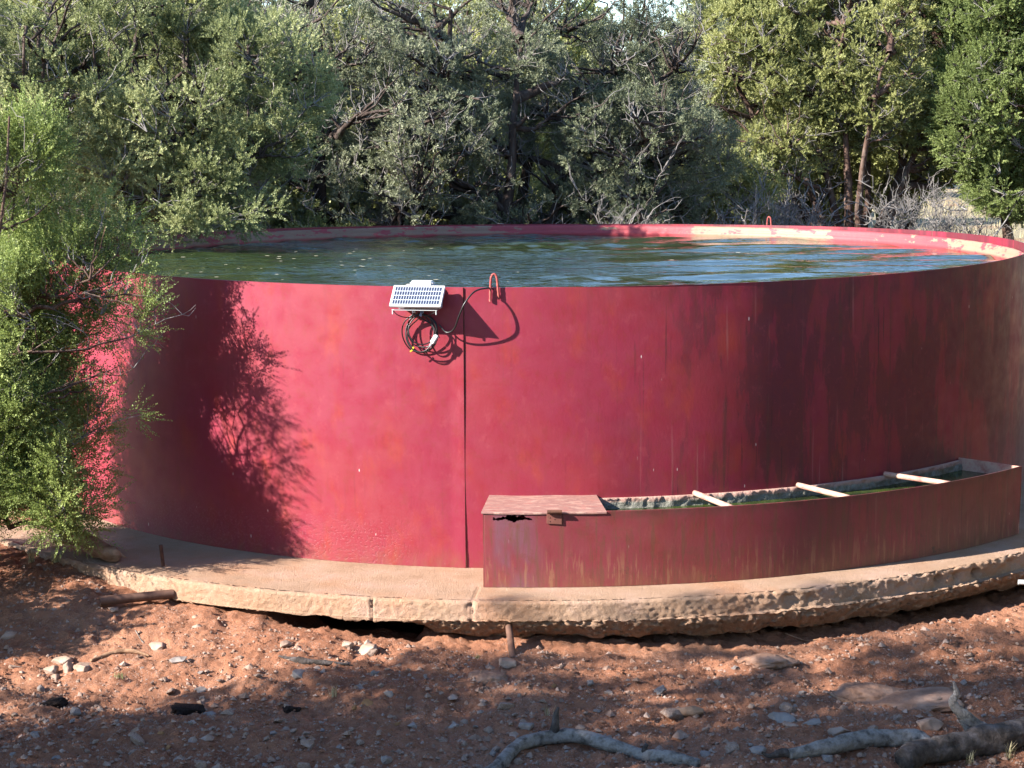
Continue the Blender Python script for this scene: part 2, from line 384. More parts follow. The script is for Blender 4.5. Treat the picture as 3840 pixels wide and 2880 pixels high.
L_near = leaf_mat('bright_juniper_leaves', (.085, .115, .032), (.21, .265, .07), (.37, .42, .14), .34)
L_mid = leaf_mat('juniper_leaves', (.09, .108, .045), (.22, .245, .10), (.38, .39, .19))
L_yel = leaf_mat('yellow_juniper_leaves', (.11, .125, .045), (.27, .285, .10), (.42, .42, .18))
L_pin = leaf_mat('pinyon_needles', (.07, .083, .045), (.16, .178, .10), (.27, .28, .18), .2)
L_grn = leaf_mat('green_juniper_leaves', (.095, .125, .04), (.215, .265, .085), (.35, .39, .15))
M_grassm = leaf_mat('dry_grass_blades', (.16, .15, .06), (.34, .29, .16), (.48, .42, .27), .2)

# ------------------------------------------------------------------ ground (one sheet)
def axis(a, b, fine, lo, hi):
    core = np.arange(a, b, fine); L = []; s = fine*3; x = a
    while x > lo: x -= s; L.append(x); s *= 1.14
    U = []; s = fine*3; x = b
    while x < hi: x += s; U.append(x); s *= 1.14
    return np.array(L[::-1]+core.tolist()+U)
gx = axis(-3.6, 3.8, .019, -500, 500); gy = axis(-7.3, -3.0, .019, -500, 600)
X, Y = np.meshgrid(gx, gy); xf, yf = X.ravel(), Y.ravel()
Z = zg(xf, yf); P2 = np.stack([xf, yf], 1)
near = np.exp(-np.maximum(0, np.hypot(xf, yf+5)-4)/3)
Z = Z + .030*fbm(P2*1.6, 3, 5) + near*(.013*fbm(P2*7, 3, 9)*1.3+.015*np.maximum(0, fbm(P2*22, 3, 2))+.011*fbm(P2*45, 2, 3))
far = np.hypot(xf, yf); Z = Z + sstep(40, 300, far)*.5*fbm(P2*.02, 3, 7)
Z = np.where(far < 4.3, -0.6, Z)
V = np.stack([xf, yf, Z], 1)
g = mesh_np('ground', V, grid_faces(len(gy), len(gx)), M_dirt); tag(g, kind='structure')
_gx, _gy, _gz = gx, gy, Z.reshape(len(gy), len(gx))
def hgt(x, y):
    i = np.clip(np.searchsorted(_gx, x)-1, 0, len(_gx)-2); j = np.clip(np.searchsorted(_gy, y)-1, 0, len(_gy)-2)
    return _gz[j, i]

# ------------------------------------------------------------------ tank
H0, RT = 1.8, 3.997
def rimz(th): return H0+.0209*np.cos(2*th)-.0164*np.sin(th)
SEAM = math.radians(-96.55)
def tank():
    root = empty('water_tank', (0, 0, 0), 'big round red painted steel water tank filled nearly to the brim', 'water tank')
    n = 720; th = SEAM+np.linspace(0, 2*PI, n+1); k = 40
    tv = np.linspace(0, 1, k); V = []; UV = []
    for i, a in enumerate(th):
        zt = rimz(a); z = tv*zt+.001*(1-tv)
        bul = .012*np.sin(PI*tv)+.006*vnoise(np.stack([np.full(k, a*5), tv*3], 1), 4)
        step = 0.008*np.clip((a-(SEAM+2*PI-.012))/.004, 0, 1)       # left plate laps over the right one
        r = RT-.012*0+bul*.6+step
        V.append(np.stack([r*np.cos(a), r*np.sin(a), z], 1))
        u = (a-SEAM)*RT; u = u if u < PI*RT else u-2*PI*RT
        UV.append(np.stack([np.full(k, u), z], 1))
    V = np.concatenate(V); UV = np.concatenate(UV)
    # rolled top edge and inner face of the steel
    no = len(V); th2 = th
    top = np.stack([(RT)*np.cos(th2), RT*np.sin(th2), rimz(th2)+.0015], 1)
    inn = np.stack([(RT-.007)*np.cos(th2), (RT-.007)*np.sin(th2), rimz(th2)+.0015], 1)
    inb = np.stack([(RT-.007)*np.cos(th2), (RT-.007)*np.sin(th2), np.full(n+1, .9)], 1)
    rows = [np.arange(n+1)*k+k-1, no+np.arange(n+1), no+n+1+np.arange(n+1), no+2*(n+1)+np.arange(n+1)]
    UVx = UV.reshape(n+1, k, 2)[:, -1]
    V = np.concatenate([V, top, inn, inb]); UV = np.concatenate([UV, UVx, UVx, UVx])
    Fc = [grid_faces(n+1, k)]
    for a, b in zip(rows[:-1], rows[1:]): Fc.append(np.stack([a[:-1], a[1:], b[1:], b[:-1]], 1))
    Fc = np.concatenate(Fc)
    # drop the wrapped face whose uv jumps sides (it is behind the tank)
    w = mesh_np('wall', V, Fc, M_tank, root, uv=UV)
    w.data.set_sharp_from_angle(angle=math.radians(50))
    # inner plaster liner with a rounded lip
    thl = np.linspace(0, 2*PI, 481); prof = []
    P0 = [(RT-.009, 1.742), (RT-.016, 1.7545), (RT-.030, 1.7575), (RT-.042, 1.752), (RT-.050, 1.738), (RT-.056, 1.715), (RT-.058, 1.700), (RT-.064, 1.697), (RT-.068, 1.675), (RT-.075, 1.60), (RT-.08, 1.3)]
    V = []
    for a in thl:
        for r, z in P0:
            nn = vnoise(np.array([[a*40, z*30]]), 3)[0]*.0025
            V.append(((r+nn)*math.cos(a), (r+nn)*math.sin(a), z+nn+.006*math.sin(a*3)))
    V = np.array(V); mesh_np('liner', V, grid_faces(481, len(P0)), M_liner, root)
    # weld seam
    zs = np.linspace(.005, 1.785, 90); rr = .0028+.0014*vnoise(np.stack([zs*40, zs*0], 1))
    a = SEAM+.0008
    P = np.stack([(RT+.006)*np.cos(a)+.0*zs, (RT+.006)*np.sin(a)+0*zs, zs], 1); P[:, 0] += .0015*vnoise(np.stack([zs*9, zs*0+3], 1))
    V, Fc = tubes(P[None], rr[None], 6); mesh_np('weld_seam', V, Fc, M_rust, root)
    # two bent rod loops hooked over the rim
    def loop(px, w, ztop, drop, out):
        a = px
        c = np.array([math.cos(a), math.sin(a), 0]); tg = np.array([-math.sin(a), math.cos(a), 0])
        rz = float(rimz(a))
        pts = [(-w*1.05, -drop, out), (-w*.95, 0, out), (-w*.75, ztop*.75, out*.8), (-w*.3, ztop*.97, out*.7), (w*.3, ztop*.97, out*.7), (w*.75, ztop*.7, out*.8), (w*1.0, 0, out), (w*1.25, -drop*.85, out)]
        pp = [c*(RT+o)+tg*s+np.array([0, 0, rz+h]) for s, h, o in pts]
        P = smooth_path(pp, 44); R = np.full(44, .0075)*(1+.12*np.sin(np.arange(44)*2.2))
        V, Fc = tubes(P[None], R[None], 8); Fl = Fc.tolist()+[list(range(8)), [43*8+j for j in range(8)]]
        mesh_np('rod_loop', V, Fl, M_redrod, root)
    loop(math.radians(-93.75), .024, .085, .085, .016)
    pf = at_y(2875, 845, 3.2); loop(math.atan2(pf[1], pf[0]), .024, .085, .05, .012)
    return root
tank_root = tank()

# water with real ripples
def water():
    n = 460; s = np.linspace(-3.94, 3.94, n); X, Y = np.meshgrid(s, s); x, y = X.ravel(), Y.ravel()
    rng = np.random.default_rng(3); z = np.zeros_like(x)
    for k in range(46):
        lam = rng.uniform(.12, .60); an = rng.normal(PI/2, .55); q = 2*PI/lam
        z += lam*.0048*np.sin(q*(x*np.cos(an)+y*np.sin(an))+rng.uniform(0, 6.28)+1.2*vnoise(np.stack([x, y], 1)*.9, k))
    calm = sstep(.25, -.35, fbm(np.stack([x*.55, y*.55], 1), 3, 21)+.55*sstep(0.2, 2.2, x)-.1)
    z = z*(.35+.65*calm)
    rgt = sstep(.1, 1.3, x+.35*vnoise(np.stack([x, y], 1)*1.1, 70))
    sw = np.sin(2*PI*(y+.10*x+.22*vnoise(np.stack([x*.55, y*.9], 1), 71))/.78)+.5*np.sin(2*PI*(y-.2*x)/.47+2*vnoise(np.stack([x*.6, y], 1), 72))
    z = z*(1-.72*rgt)+.0125*sw*rgt
    me_r = rgt
    V = np.stack([x, y, 1.6545+z], 1); Fc = grid_faces(n, n)
    c = V[Fc].mean(1); Fc = Fc[np.hypot(c[:, 0], c[:, 1]) < 3.935]
    m = mat('tank_water', (.022, .036, .014), .03, .5); t = NT(m); t.b.inputs['IOR'].default_value = 1.75; t.b.inputs['Specular Tint'].default_value = (.62, .86, 1, 1)  # raised IOR and blue specular tint put extra sky blue into the reflections
    t.color(t.mix(t.noise(.8, 3), (.010, .017, .006), (.018, .028, .010)))
    at = t.n('ShaderNodeAttribute'); at.attribute_name = 'tint'
    patch = t.math('MULTIPLY', t.step(t.noise(.55, 3, .6, stretch=(.8, 1.3, 1)), .66, .42), t.math('SUBTRACT', 1.0, t.math('MULTIPLY', at.outputs['Fac'], .85)))
    rip = t.math('ADD', t.noise(15, 2, .5, stretch=(.32, 1.15, 1)), t.math('MULTIPLY', t.noise(34, 2, .5, stretch=(.4, 1.1, 1)), .3))
    t.bump(t.math('MULTIPLY', rip, t.math('ADD', t.math('MULTIPLY', patch, .92), .08)), 1.0, .034)
    o = mesh_np('water', V, Fc, m, tint=rgt); tag(o, kind='structure')
water()
# small leaves and scum floating
rng = np.random.default_rng(8)
V = []; Fl = []
for k in range(70):
    a = rng.uniform(0, 6.28); r = 3.8*math.sqrt(rng.uniform(0, 1)); x, y = r*math.cos(a), r*math.sin(a)
    if rng.random() < .5: x, y = rng.uniform(-3.4, -1.2), rng.uniform(-1.5, 1.8)
    s = rng.uniform(.005, .016); b = rng.uniform(0, 3.14); i = len(V)
    for q in range(5):
        V.append((x+s*math.cos(b+q*1.257)*1.6, y+s*math.sin(b+q*1.257), 1.664))
    Fl.append(list(range(i, i+5)))
o = mesh_np('floating_leaf_litter', np.array(V), Fl, simple('litter', [(.35, .3, .2), (.6, .55, .42)], 9, .8, .2, None)); tag(o, 'specks of pale leaf litter floating on the tank water', 'leaf litter', kind='stuff')

# ------------------------------------------------------------------ concrete footing
RS = 4.827
def slab():
    root = empty('concrete_footing', (0, 0, 0), 'round eroded pale concrete footing ring under the red tank', 'concrete footing')
    a = np.degrees(np.concatenate([np.radians(np.linspace(-360-35+5, -146, 120)), np.radians(np.arange(-145, -30, .14))]))
    th = np.radians(a); nA = len(a)
    t1 = np.interp(a, [-150, -131, -115, -100, -80, -60, -35], [.10, .105, .125, .12, .115, .105, .10])
    t2 = np.interp(a, [-200, -99.5, -97.5, -93, -85, -75, -60, -45, -35], [.12, .125, .21, .25, .235, .245, .24, .225, .22])
    t2 = t2+.018*vnoise(np.stack([a*.7, a*0], 1), 3)
    t2 = np.maximum(t2, t1+.002)
    two = sstep(-99.5, -97.5, a)
    prof = []
    for r in np.linspace(3.9, RS-.03, 46): prof.append(('t', r))
    for k in range(6): prof.append(('b', k/6))
    for k in range(14): prof.append(('f', k/13))
    for k in range(5): prof.append(('l', k/4))
    for k in range(14): prof.append(('g', k/13))
    for k in range(6): prof.append(('u', k/5))
    rough_edge = .0035+.013*sstep(-84, -64, a)+.006*sstep(-120, -131, a)
    V = np.zeros((len(prof), nA, 3))
    out2 = np.interp(a, [-99, -97, -90, -86, -75, -55, -35], [0, -.02, -.02, .005, .03, .03, .01])
    for j, (kd, s) in enumerate(prof):
        if kd == 't': r = np.full(nA, s); z = np.zeros(nA)
        elif kd == 'b': ph = s*PI/2; r = RS-.03+.03*math.sin(ph)+0*a; z = -.02*(1-math.cos(ph))+0*a
        elif kd == 'f': r = RS+.004*s+0*a; z = -.02+(-t1+.02)*s
        elif kd == 'l': r = RS+.004+(out2)*s*two; z = -t1-.004*s
        elif kd == 'g': r = RS+.004+out2*two-.10*two*s**1.6; z = -t1-.004-(t2-t1-.004)*s
        else: r = RS+.004+out2*two-.10*two-s*.5; z = -t2+.02*np.sin(s*3)
        P = np.stack([th*RS, np.full(nA, 0.)+r, z], 1)
        n1 = fbm(np.stack([th*RS*14, r*14, z*14], 1), 4, 11); n1 = .45*n1+.75*fbm(np.stack([th*RS*30, r*30, z*30], 1), 3, 17); n2 = fbm(np.stack([th*RS*60, r*60, z*60], 1), 2, 13)
        if kd == 't':
            e = sstep(RS-.10, RS-.03, s); z = z+.0012*n1+e*rough_edge*.35*np.minimum(n1, .2)
        elif kd in 'bf':
            w = (1-abs(s-.0)) if kd == 'f' else 1
            r = r+.0025*n2+rough_edge*(.9 if kd == 'b' else .8-.4*s)*n1*1.1+.003*n2-rough_edge*.8; z = z+(rough_edge*.5*n1 if kd == 'b' else 0)
        elif kd in 'lg':
            r = r+two*(.022*n1+.014*n2)+.004*n2; z = z+two*.012*n1
        else: z = z+.01*n1+.01*n2
        V[j, :, 0] = r*np.cos(th); V[j, :, 1] = r*np.sin(th); V[j, :, 2] = z
    # big knocked-out pits on the right part of the edge
    def pit(ad, zc, s, depth):
        nonlocal V
        q = np.array([RS*math.cos(math.radians(ad)), RS*math.sin(math.radians(ad)), zc]); d = np.linalg.norm(V-q, axis=2)
        w = np.exp(-(d/s)**2)*depth; rr = np.hypot(V[:, :, 0], V[:, :, 1]); V[:, :, 0] *= 1-w/rr; V[:, :, 1] *= 1-w/rr; V[:, :, 2] -= w*.3*(V[:, :, 2] > -.03)
    for ad, zc, s, d in ((-58.2, -.055, .035, .06), (-56.4, -.05, .03, .05), (-54.2, -.06, .035, .07), (-71.5, -.05, .05, .035), (-69.8, -.06, .03, .03), (-94.7, -.02, .022, .02), (-62, -.07, .04, .02), (-50, -.04, .05, .03)):
        pit(ad, zc, s, d)
    # vertical form joint left of the hollow and the corner crack
    for ad, wd, dp in ((-101.9, .006, .02), (-94.7, .006, .02)):
        aa = (a-ad)+(.08*vnoise(np.stack([V[:, :, 2].ravel()*40, V[:, :, 2].ravel()*0], 1)).reshape(len(prof), nA) if ad > -100 else 0)
        w = np.exp(-((aa*PI/180*RS)/wd)**2)*dp
        rr = np.hypot(V[:, :, 0], V[:, :, 1]); top = rr < RS-.03
        f = np.where(top, 0, w); V[:, :, 0] *= 1-f/rr; V[:, :, 1] *= 1-f/rr
        if ad > -100: V[:, :, 2] -= np.where(top & (rr > 4.47), w*.5, 0)
    mesh_np('slab', V.reshape(-1, 3), grid_faces(len(prof), nA), M_conc, root)
slab()

# ------------------------------------------------------------------ drinking trough
RO = 4.489; ZT = .473; A0, A1, AL = map(math.radians, (-94.1, -42.5, -84.6))
def arc_wall(rr, a0, a1, z0, z1, n, k, thick, mt, name, parent, holes=None, th=None, zc=None, lump=0):
    th = np.linspace(a0, a1, n) if th is None else th; n = len(th); zz = np.linspace(z0, z1, k)
    V = []; UV = []
    for r in (rr, rr-thick):
        for z in zz:
            if zc is not None: z = z0+(z-z0)*zc
            if lump: 
                V.append(np.stack([(r+lump*fbm(np.stack([th*90, th*0+z*30], 1), 3, 6))*np.cos(th), (r+lump*fbm(np.stack([th*90, th*0+z*30], 1), 3, 6))*np.sin(th), z+th*0], 1)); UV.append(np.stack([(th-a0)*rr, z+th*0], 1)); continue
            V.append(np.stack([(r+.004*vnoise(np.stack([th*8, th*0+z*3], 1), 6))*np.cos(th), (r+.004*vnoise(np.stack([th*8, th*0+z*3], 1), 6))*np.sin(th), z+th*0], 1)); UV.append(np.stack([(th-a0)*rr, z+th*0], 1))
    V = np.concatenate(V); UV = np.concatenate(UV)
    Fo = grid_faces(k, n); Fi = grid_faces(k, n)[:, ::-1]+n*k
    if holes is not None:
        keep = ~holes(UV[Fo].mean(1)); Fo = Fo[keep]; Fi = Fi[keep]
    t = (k-1)*n+np.arange(n-1); tp = np.stack([t, t+1, t+1+n*k, t+n*k], 1)
    e0 = np.arange(k-1)*n; el = np.stack([e0, e0+n, e0+n+n*k, e0+n*k], 1); er = el+n-1
    return mesh_np(name, V, np.concatenate([Fo, Fi, tp, el, er]), mt, parent, smooth=True, uv=UV)
def plate(name, p0, p1, z0, z1, th, mt, parent):
    p0 = np.array(p0); p1 = np.array(p1); d = (p1-p0)/np.linalg.norm(p1-p0); nrm = np.array([-d[1], d[0]])*th/2
    bm = bmesh.new(); q = []
    for z in (z0, z1):
        for s, t in ((p0, 1), (p1, 1), (p1, -1), (p0, -1)): q.append(bm.verts.new((*(s+nrm*t), z)))
    for f in ((3, 2, 1, 0), (4, 5, 6, 7), (0, 1, 5, 4), (1, 2, 6, 5), (2, 3, 7, 6), (3, 0, 4, 7)): bm.faces.new([q[i] for i in f])
    o = bm_obj(name, bm, mt, parent)
    l = o.data.uv_layers.new(name='UVMap')
    for i, lp in enumerate(o.data.loops):
        c = o.data.vertices[lp.vertex_index].co; l.data[i].uv = (.9+(c.x+c.y)*.5, c.z)
    return o
def polar(r, a): return (r*math.cos(a), r*math.sin(a))
def trough():
    root = empty('water_trough', (1.5, -3.8, 0), 'long curved red steel drinking trough built against the tank foot', 'drinking trough')
    def holes(c):
        u, v = c[:, 0], c[:, 1]; x = (u-.02)/.27
        n = fbm(np.stack([u*70, u*0+2], 1), 2, 5)
        hh = np.where((x > .12) & (x < 1), 0.017*np.sin(np.clip(x, 0, 1)*PI)**.7*(1+.75*n)+.003*(x > .2), 0)
        cen = .428+.004*np.sin(u*60)
        return (v > cen-hh*.55) & (v < cen+hh*1.1)
    thw = np.concatenate([np.arange(A0, A0+.30/RO, .0035/RO), np.linspace(A0+.30/RO, A1, 420)])
    arc_wall(RO, A0, A1, .002, ZT, 0, 130, .009, M_trough, 'front_wall', root, holes, th=thw, zc=np.where(thw < AL, (ZT-.014)/ZT, 1.0))
    plate('end_wall', polar(RT+.004, A0-.0025), polar(RO-.001, A0-.0012), .002, ZT-.013, .008, M_trough, root)
    plate('end_wall', polar(RT+.004, A1+.004), polar(RO-.001, A1-.002), .002, ZT-.002, .010, M_bar, root)
    # inner lime-crusted band on the tank side
    arc_wall(RT+.030, AL-.02, A1+.002, .3, .455, 700, 14, .04, M_crust, 'crusted_ledge', root, lump=.008)
    # lid, a flat annular plate with small turned edge
    n = 60; th = np.linspace(A0-.004, AL, n); V = []
    prof = [(RT+.006, ZT-.006), (RT+.006, ZT+.004), (RO+.004, ZT-.002), (RO+.007, ZT-.006), (RO+.007, ZT-.014), (RO-.02, ZT-.0105)]
    for r, z in prof: V.append(np.stack([r*np.cos(th), r*np.sin(th), z+.0015*np.sin(th*60)], 1))
    V = np.concatenate(V); Fc = grid_faces(len(prof), n); Fl = Fc.tolist()
    Fl.append([k*n for k in range(len(prof))]); Fl.append([k*n+n-1 for k in range(len(prof))]); Fl += [[i, i+1, (len(prof)-1)*n+i+1, (len(prof)-1)*n+i] for i in range(n-1)]
    mesh_np('lid', V, Fl, M_lid, root, smooth=False)
    # hinge: knuckle tube and flange plate
    ah = math.radians(-88.65); c = np.array([math.cos(ah), math.sin(ah), 0]); tg = np.array([-math.sin(ah), math.cos(ah), 0])
    hg = empty('hinge'); hg.location = Vector(c*(RO+.02)+np.array([0, 0, ZT])); hg.parent = root; hg.matrix_parent_inverse = Matrix.Translation(-Vector(root.location))
    def loc(P): return P-np.array(hg.location)
    P = np.stack([c*(RO+.022)+tg*s+np.array([0, 0, ZT+.004]) for s in np.linspace(-.045, .045, 6)])
    V, Fc = tubes(loc(P)[None], np.full((1, 6), .012), 16); Vc = list(V); Fl = Fc.tolist()+[list(range(16)), [80+j for j in range(16)]]
    o = mesh_np('knuckle', V, Fl, M_rust); o.parent = hg; o.data.set_sharp_from_angle(angle=math.radians(50))
    bm = bmesh.new()
    for (s0, s1, z0, z1, r0, r1) in ((-.047, .045, -.078, -.01, .001, .008),):
        q = [bm.verts.new(loc(c*(RO+r)+tg*s+np.array([0, 0, ZT+z]))) for r in (r0, r1) for s, z in ((s0, z0+.006), (s1, z0), (s1, z1), (s0, z1))]
        for f in ((3, 2, 1, 0), (4, 5, 6, 7), (0, 1, 5, 4), (1, 2, 6, 5), (2, 3, 7, 6), (3, 0, 4, 7)): bm.faces.new([q[i] for i in f])
    bmesh.ops.bevel(bm, geom=bm.edges[:], offset=.0015, segments=1, affect='EDGES')
    o = bm_obj('hinge_plate', bm, simple('hinge_paint', [(.075, .030, .022), (.15, .055, .042)], 20, .7, .2, (60, .4, .003))); o.parent = hg
    for s, z in ((-.028, -.035), (.0, -.045), (-.028, -.058)):
        P = np.stack([loc(c*(RO+r)+tg*s+np.array([0, 0, ZT+z])) for r in (.007, .0095)])
        V, Fc = tubes(P[None], np.full((1, 2), .0035), 10); o = mesh_np('bolt_hole', V, Fc.tolist()+[[10+j for j in range(10)]], M_rust); o.parent = hg
    # cross bars
    for (x0, y0, x1, y1) in ((2612, 1856, 2720, 1889), (2985, 1820, 3147, 1853), (3342, 1786, 3528, 1805)):
        a = on_z(x0, y0, ZT-.012); b = on_z(x1, y1, ZT-.012)
        ar = math.atan2(a[1], a[0]); br = math.atan2(b[1], b[0])
        pa = np.array([*polar(RT+.024, ar), ZT-.006]); pb = np.array([*polar(RO-.012, br), ZT-.016])
        P = np.linspace(pa, pb, 8); V, Fc = tubes(P[None], np.full((1, 8), .018), 16)
        mesh_np('cross_bar', V, Fc.tolist()+[list(range(16)), [7*16+j for j in range(16)]], M_bar, root)
def crust():
    m = mat('lime_crust', rough=.9, spec=.15); t = NT(m)
    sp = t.n('ShaderNodeSeparateXYZ'); t.l(t.co.outputs['Object'], sp.inputs[0])
    k = t.step(t.math('ADD', sp.outputs[2], t.math('MULTIPLY', t.noise(20, 4), .03)), .455, .435)
    t.color(t.mix(k, t.mix(t.noise(9, 4), (.30, .15, .12), (.36, .25, .20)), t.mix(t.noise(30, 5, .7), (.035, .045, .03), (.30, .28, .24))))
    t.bump(t.noise(70, 5, .7), .9, .012); return m
M_crust = crust(); trough()
th = np.linspace(AL-.1, A1, 200); rr = np.linspace(RT+.015, RO-.012, 30); TT, RR = np.meshgrid(th, rr)
V = np.stack([(RR*np.cos(TT)).ravel(), (RR*np.sin(TT)).ravel(), np.full(TT.size, .388)], 1)
m = mat('trough_water', rough=.06, spec=.5); t = NT(m); t.b.inputs['IOR'].default_value = 1.33
t.color(t.mix(t.step(t.noise(5, 5, .7), .42, .6), (.012, .016, .006), (.035, .048, .010))); t.bump(t.noise(16, 4), .15, .01)
o = mesh_np('trough_water', V, grid_faces(30, 200), m); tag(o, kind='structure')

# ------------------------------------------------------------------ solar control box with coiled cable
def boxbm(bm, Mx, sx, sy, sz, bev=.004, seg=2):
    r = bmesh.ops.create_cube(bm, size=1.0, matrix=Mx @ Matrix.Diagonal((sx, sy, sz, 1)))
    vs = r['verts']; es = {e for v in vs for e in v.link_edges}
    if bev: bmesh.ops.bevel(bm, geom=list(es), offset=bev, segments=seg, affect='EDGES')
def solar():
    a = math.atan2(-3.93, -.60); a = math.radians(-100.35)
    c = Vector((math.cos(a), math.sin(a), 0)); tg = Vector((-math.sin(a), math.cos(a), 0)); up = Vector((0, 0, 1))
    base = c*RT+up*1.735
    Fm = Matrix((( tg.x, c.x, 0, base.x), (tg.y, c.y, 0, base.y), (0, 0, 1, base.z), (0, 0, 0, 1)))   # local: x along wall (right), y out, z up
    root = empty('solar_control_box', base, 'small white solar panel box clipped on the tank rim', 'solar control box')
    inv = Matrix.Translation(-base)
    def put(name, bm, mt, smooth=False, auto=35):
        bm.transform(Fm); o = bm_obj(name, bm, mt, root, smooth, auto); return o
    T = Matrix.Translation
    bm = bmesh.new(); boxbm(bm, T((0, .045, -.022)), .27, .085, .095, .006); put('enclosure', bm, M_grey, True)
    bm = bmesh.new(); boxbm(bm, T((.01, .025, .080)), .145, .075, .05, .010, 3); put('antenna_cover', bm, M_white, True)
    bm = bmesh.new(); boxbm(bm, T((0, -.013, .03)), .2, .006, .10, .001)
    boxbm(bm, T((0, .0, .0755)), .2, .03, .005, .001); put('rim_clip', bm, M_grey)
    Rt = Matrix.Rotation(math.radians(-47), 4, 'X')      # panel leaning back
    Pm = T((0, .105, .008)) @ Rt
    # panel local: x wide, z height, y normal(out)
    bm = bmesh.new(); boxbm(bm, T((0, .115, .012)) @ Matrix.Rotation(math.radians(47), 4, 'X'), .33, .018, .175, .003); fr = put('panel_frame', bm, M_white, True)
    bm = bmesh.new(); Q = T((0, .115, .012)) @ Matrix.Rotation(math.radians(47), 4, 'X')
    q = [bm.verts.new(Q @ Vector(p)) for p in ((-.150, .0105, -.073), (.150, .0105, -.073), (.150, .0105, .073), (-.150, .0105, .073))]
    f = bm.faces.new(q); uvl = bm.loops.layers.uv.new('UVMap')
    for l, w in zip(f.loops, ((0, 0), (1, 0), (1, 1), (0, 1))): l[uvl].uv = w
    bm.transform(Fm); me = bpy.data.meshes.new('solar_cells'); bm.to_mesh(me); bm.free(); link('solar_cells', me, M_cells, root)
    # bracket under the panel with small hanging clips
    bm = bmesh.new(); boxbm(bm, T((-.01, .155, -.068)), .29, .012, .006, .001)
    for s in (-.15, .128): boxbm(bm, T((s, .155, -.083)), .008, .008, .028, .002)
    put('panel_bracket', bm, M_alu)
    def cyl(name, p, q, r, mt, m=14, par=root):
        P = np.array([Fm @ Vector(p), Fm @ Vector(q)]); V, Fc = tubes(P[None], np.full((1, 2), r), m)
        o = mesh_np(name, V, Fc.tolist()+[list(range(m)), [m+j for j in range(m)]], mt, par); o.data.set_sharp_from_angle(angle=math.radians(50)); return o
    cyl('cable_gland', (-.035, .07, -.066), (-.035, .07, -.096), .012, M_white)
    cyl('cable_gland', (.015, .06, -.066), (.018, .075, -.092), .012, M_blue)
    cyl('cable_gland', (.018, .075, -.09), (.010, .085, -.114), .009, M_blue)
    def cable(name, pts, r, n, mt=M_black, m=8):
        P = np.array([Fm @ Vector(p) for p in smooth_path(pts, n)]); V, Fc = tubes(P[None], np.full((1, n), r), m)
        return mesh_np(name, V, Fc.tolist()+[list(range(m)), [(n-1)*m+j for j in range(m)]], mt, root)
    # coil
    rg = np.random.default_rng(4); pts = [(-.035, .07, -.095)]
    turns = [(-.005, -.225, .115, .125), (.012, -.21, .10, .105), (.01, -.24, .098, .098), (0, -.22, .092, .12), (.02, -.20, .088, .09)]
    cp = None
    for ti, (cx, cz, rx, rz) in enumerate(turns):
        for k in range(12):
            ph = PI*.62+k*2*PI/12
            pts.append((cx+rx*math.cos(ph), .045+.022*math.sin(ph*1.0+ti)+.006*ti, cz+rz*math.sin(ph)+rg.normal(0, .002)))
    pts.append((.09, .06, -.20))
    cp = cable('coiled_cable', pts, .0042, 400)
    for nm, pp in (('gland_wire', [(-.145, .155, -.075), (-.12, .15, -.10), (-.08, .12, -.118), (-.03, .085, -.118), (.0, .075, -.09)]), ('gland_wire', [(.018, .08, -.10), (.05, .11, -.11), (.10, .14, -.09), (.127, .155, -.078)])):
        cable(nm, pp, .003, 30)
    # white plug connector
    R2 = T((.098, .085, -.255)) @ Matrix.Rotation(math.radians(33), 4, 'Y')
    bm = bmesh.new(); boxbm(bm, R2, .030, .026, .062, .006, 2); put('plug_connector', bm, M_white, True)
    bm = bmesh.new(); boxbm(bm, R2 @ T((0, 0, -.042)), .016, .016, .03, .004, 2); put('plug_connector', bm, M_grey, True)
    bm = bmesh.new(); boxbm(bm, T((-.043, .075, -.318)) @ Matrix.Rotation(.5, 4, 'Y'), .011, .004, .022, .001); boxbm(bm, T((-.055, .073, -.334)) @ Matrix.Rotation(.9, 4, 'Y'), .009, .004, .018, .001)
    put('cable_tag', bm, M_yellow)
    # stiff hose bowing out and over the rim
    rz = rimz(a)-1.735
    cable('level_hose', [(.12, .045, -.17), (.17, .06, -.215), (.225, .09, -.19), (.27, .135, -.10), (.31, .145, -.02), (.36, .10, .045), (.415, .02, .060), (.455, -.03, .045), (.47, -.06, -.06)], .0055, 90)
solar()

# ------------------------------------------------------------------ small iron things
def pipe(name, p, q, r, mt, label, cat, wall=.15, extra=None):
    """open ended pipe from p (open mouth) to q"""
    p = np.array(p); q = np.array(q); m = 20
    P = np.linspace(p, q, 12); Pi = np.linspace(p, p+(q-p)*.7, 6)
    V1, F1 = tubes(P[None], np.full((1, 12), r), m); V2, F2 = tubes(Pi[None], np.full((1, 6), r*(1-wall)), m)
    ring = [[j, (j+1) % m, len(V1)+(j+1) % m, len(V1)+j] for j in range(m)]
    c0 = V1.mean(0)
    V = np.concatenate([V1, V2]); loc = Vector(q.tolist())
    o = mesh_np(name, V-np.array(loc), F1.tolist()+(F2[:, ::-1]+len(V1)).tolist()+ring+[[11*m+j for j in range(m)]], mt)
    o.location = loc; o.data.set_sharp_from_angle(angle=math.radians(50)); return tag(o, label, cat)
q = on_ground(585, 2262); p = q+np.array([-.325, -.10, .035]); q[2] += .045; p[2] = q[2]-.004
pipe('iron_pipe', p, q+np.array([.1, .06, 0]), .029, M_pipe, 'rusty open-ended pipe lying out of the dirt bank below the log', 'pipe')
pipe('iron_pipe', at_y(1924, 2474, -5.13), at_y(1908, 2350, -4.80), .021, M_pipe, 'rusty pipe sticking down from under the footing below the trough end', 'pipe')
pipe('iron_pipe', at_y(3818, 2183, -3.96), at_y(3920, 2186, -3.98), .016, M_alu, 'short pale pipe at the footing edge on the far right', 'pipe', .2)
sb = on_z(613, 2124, 0); bm = bmesh.new()
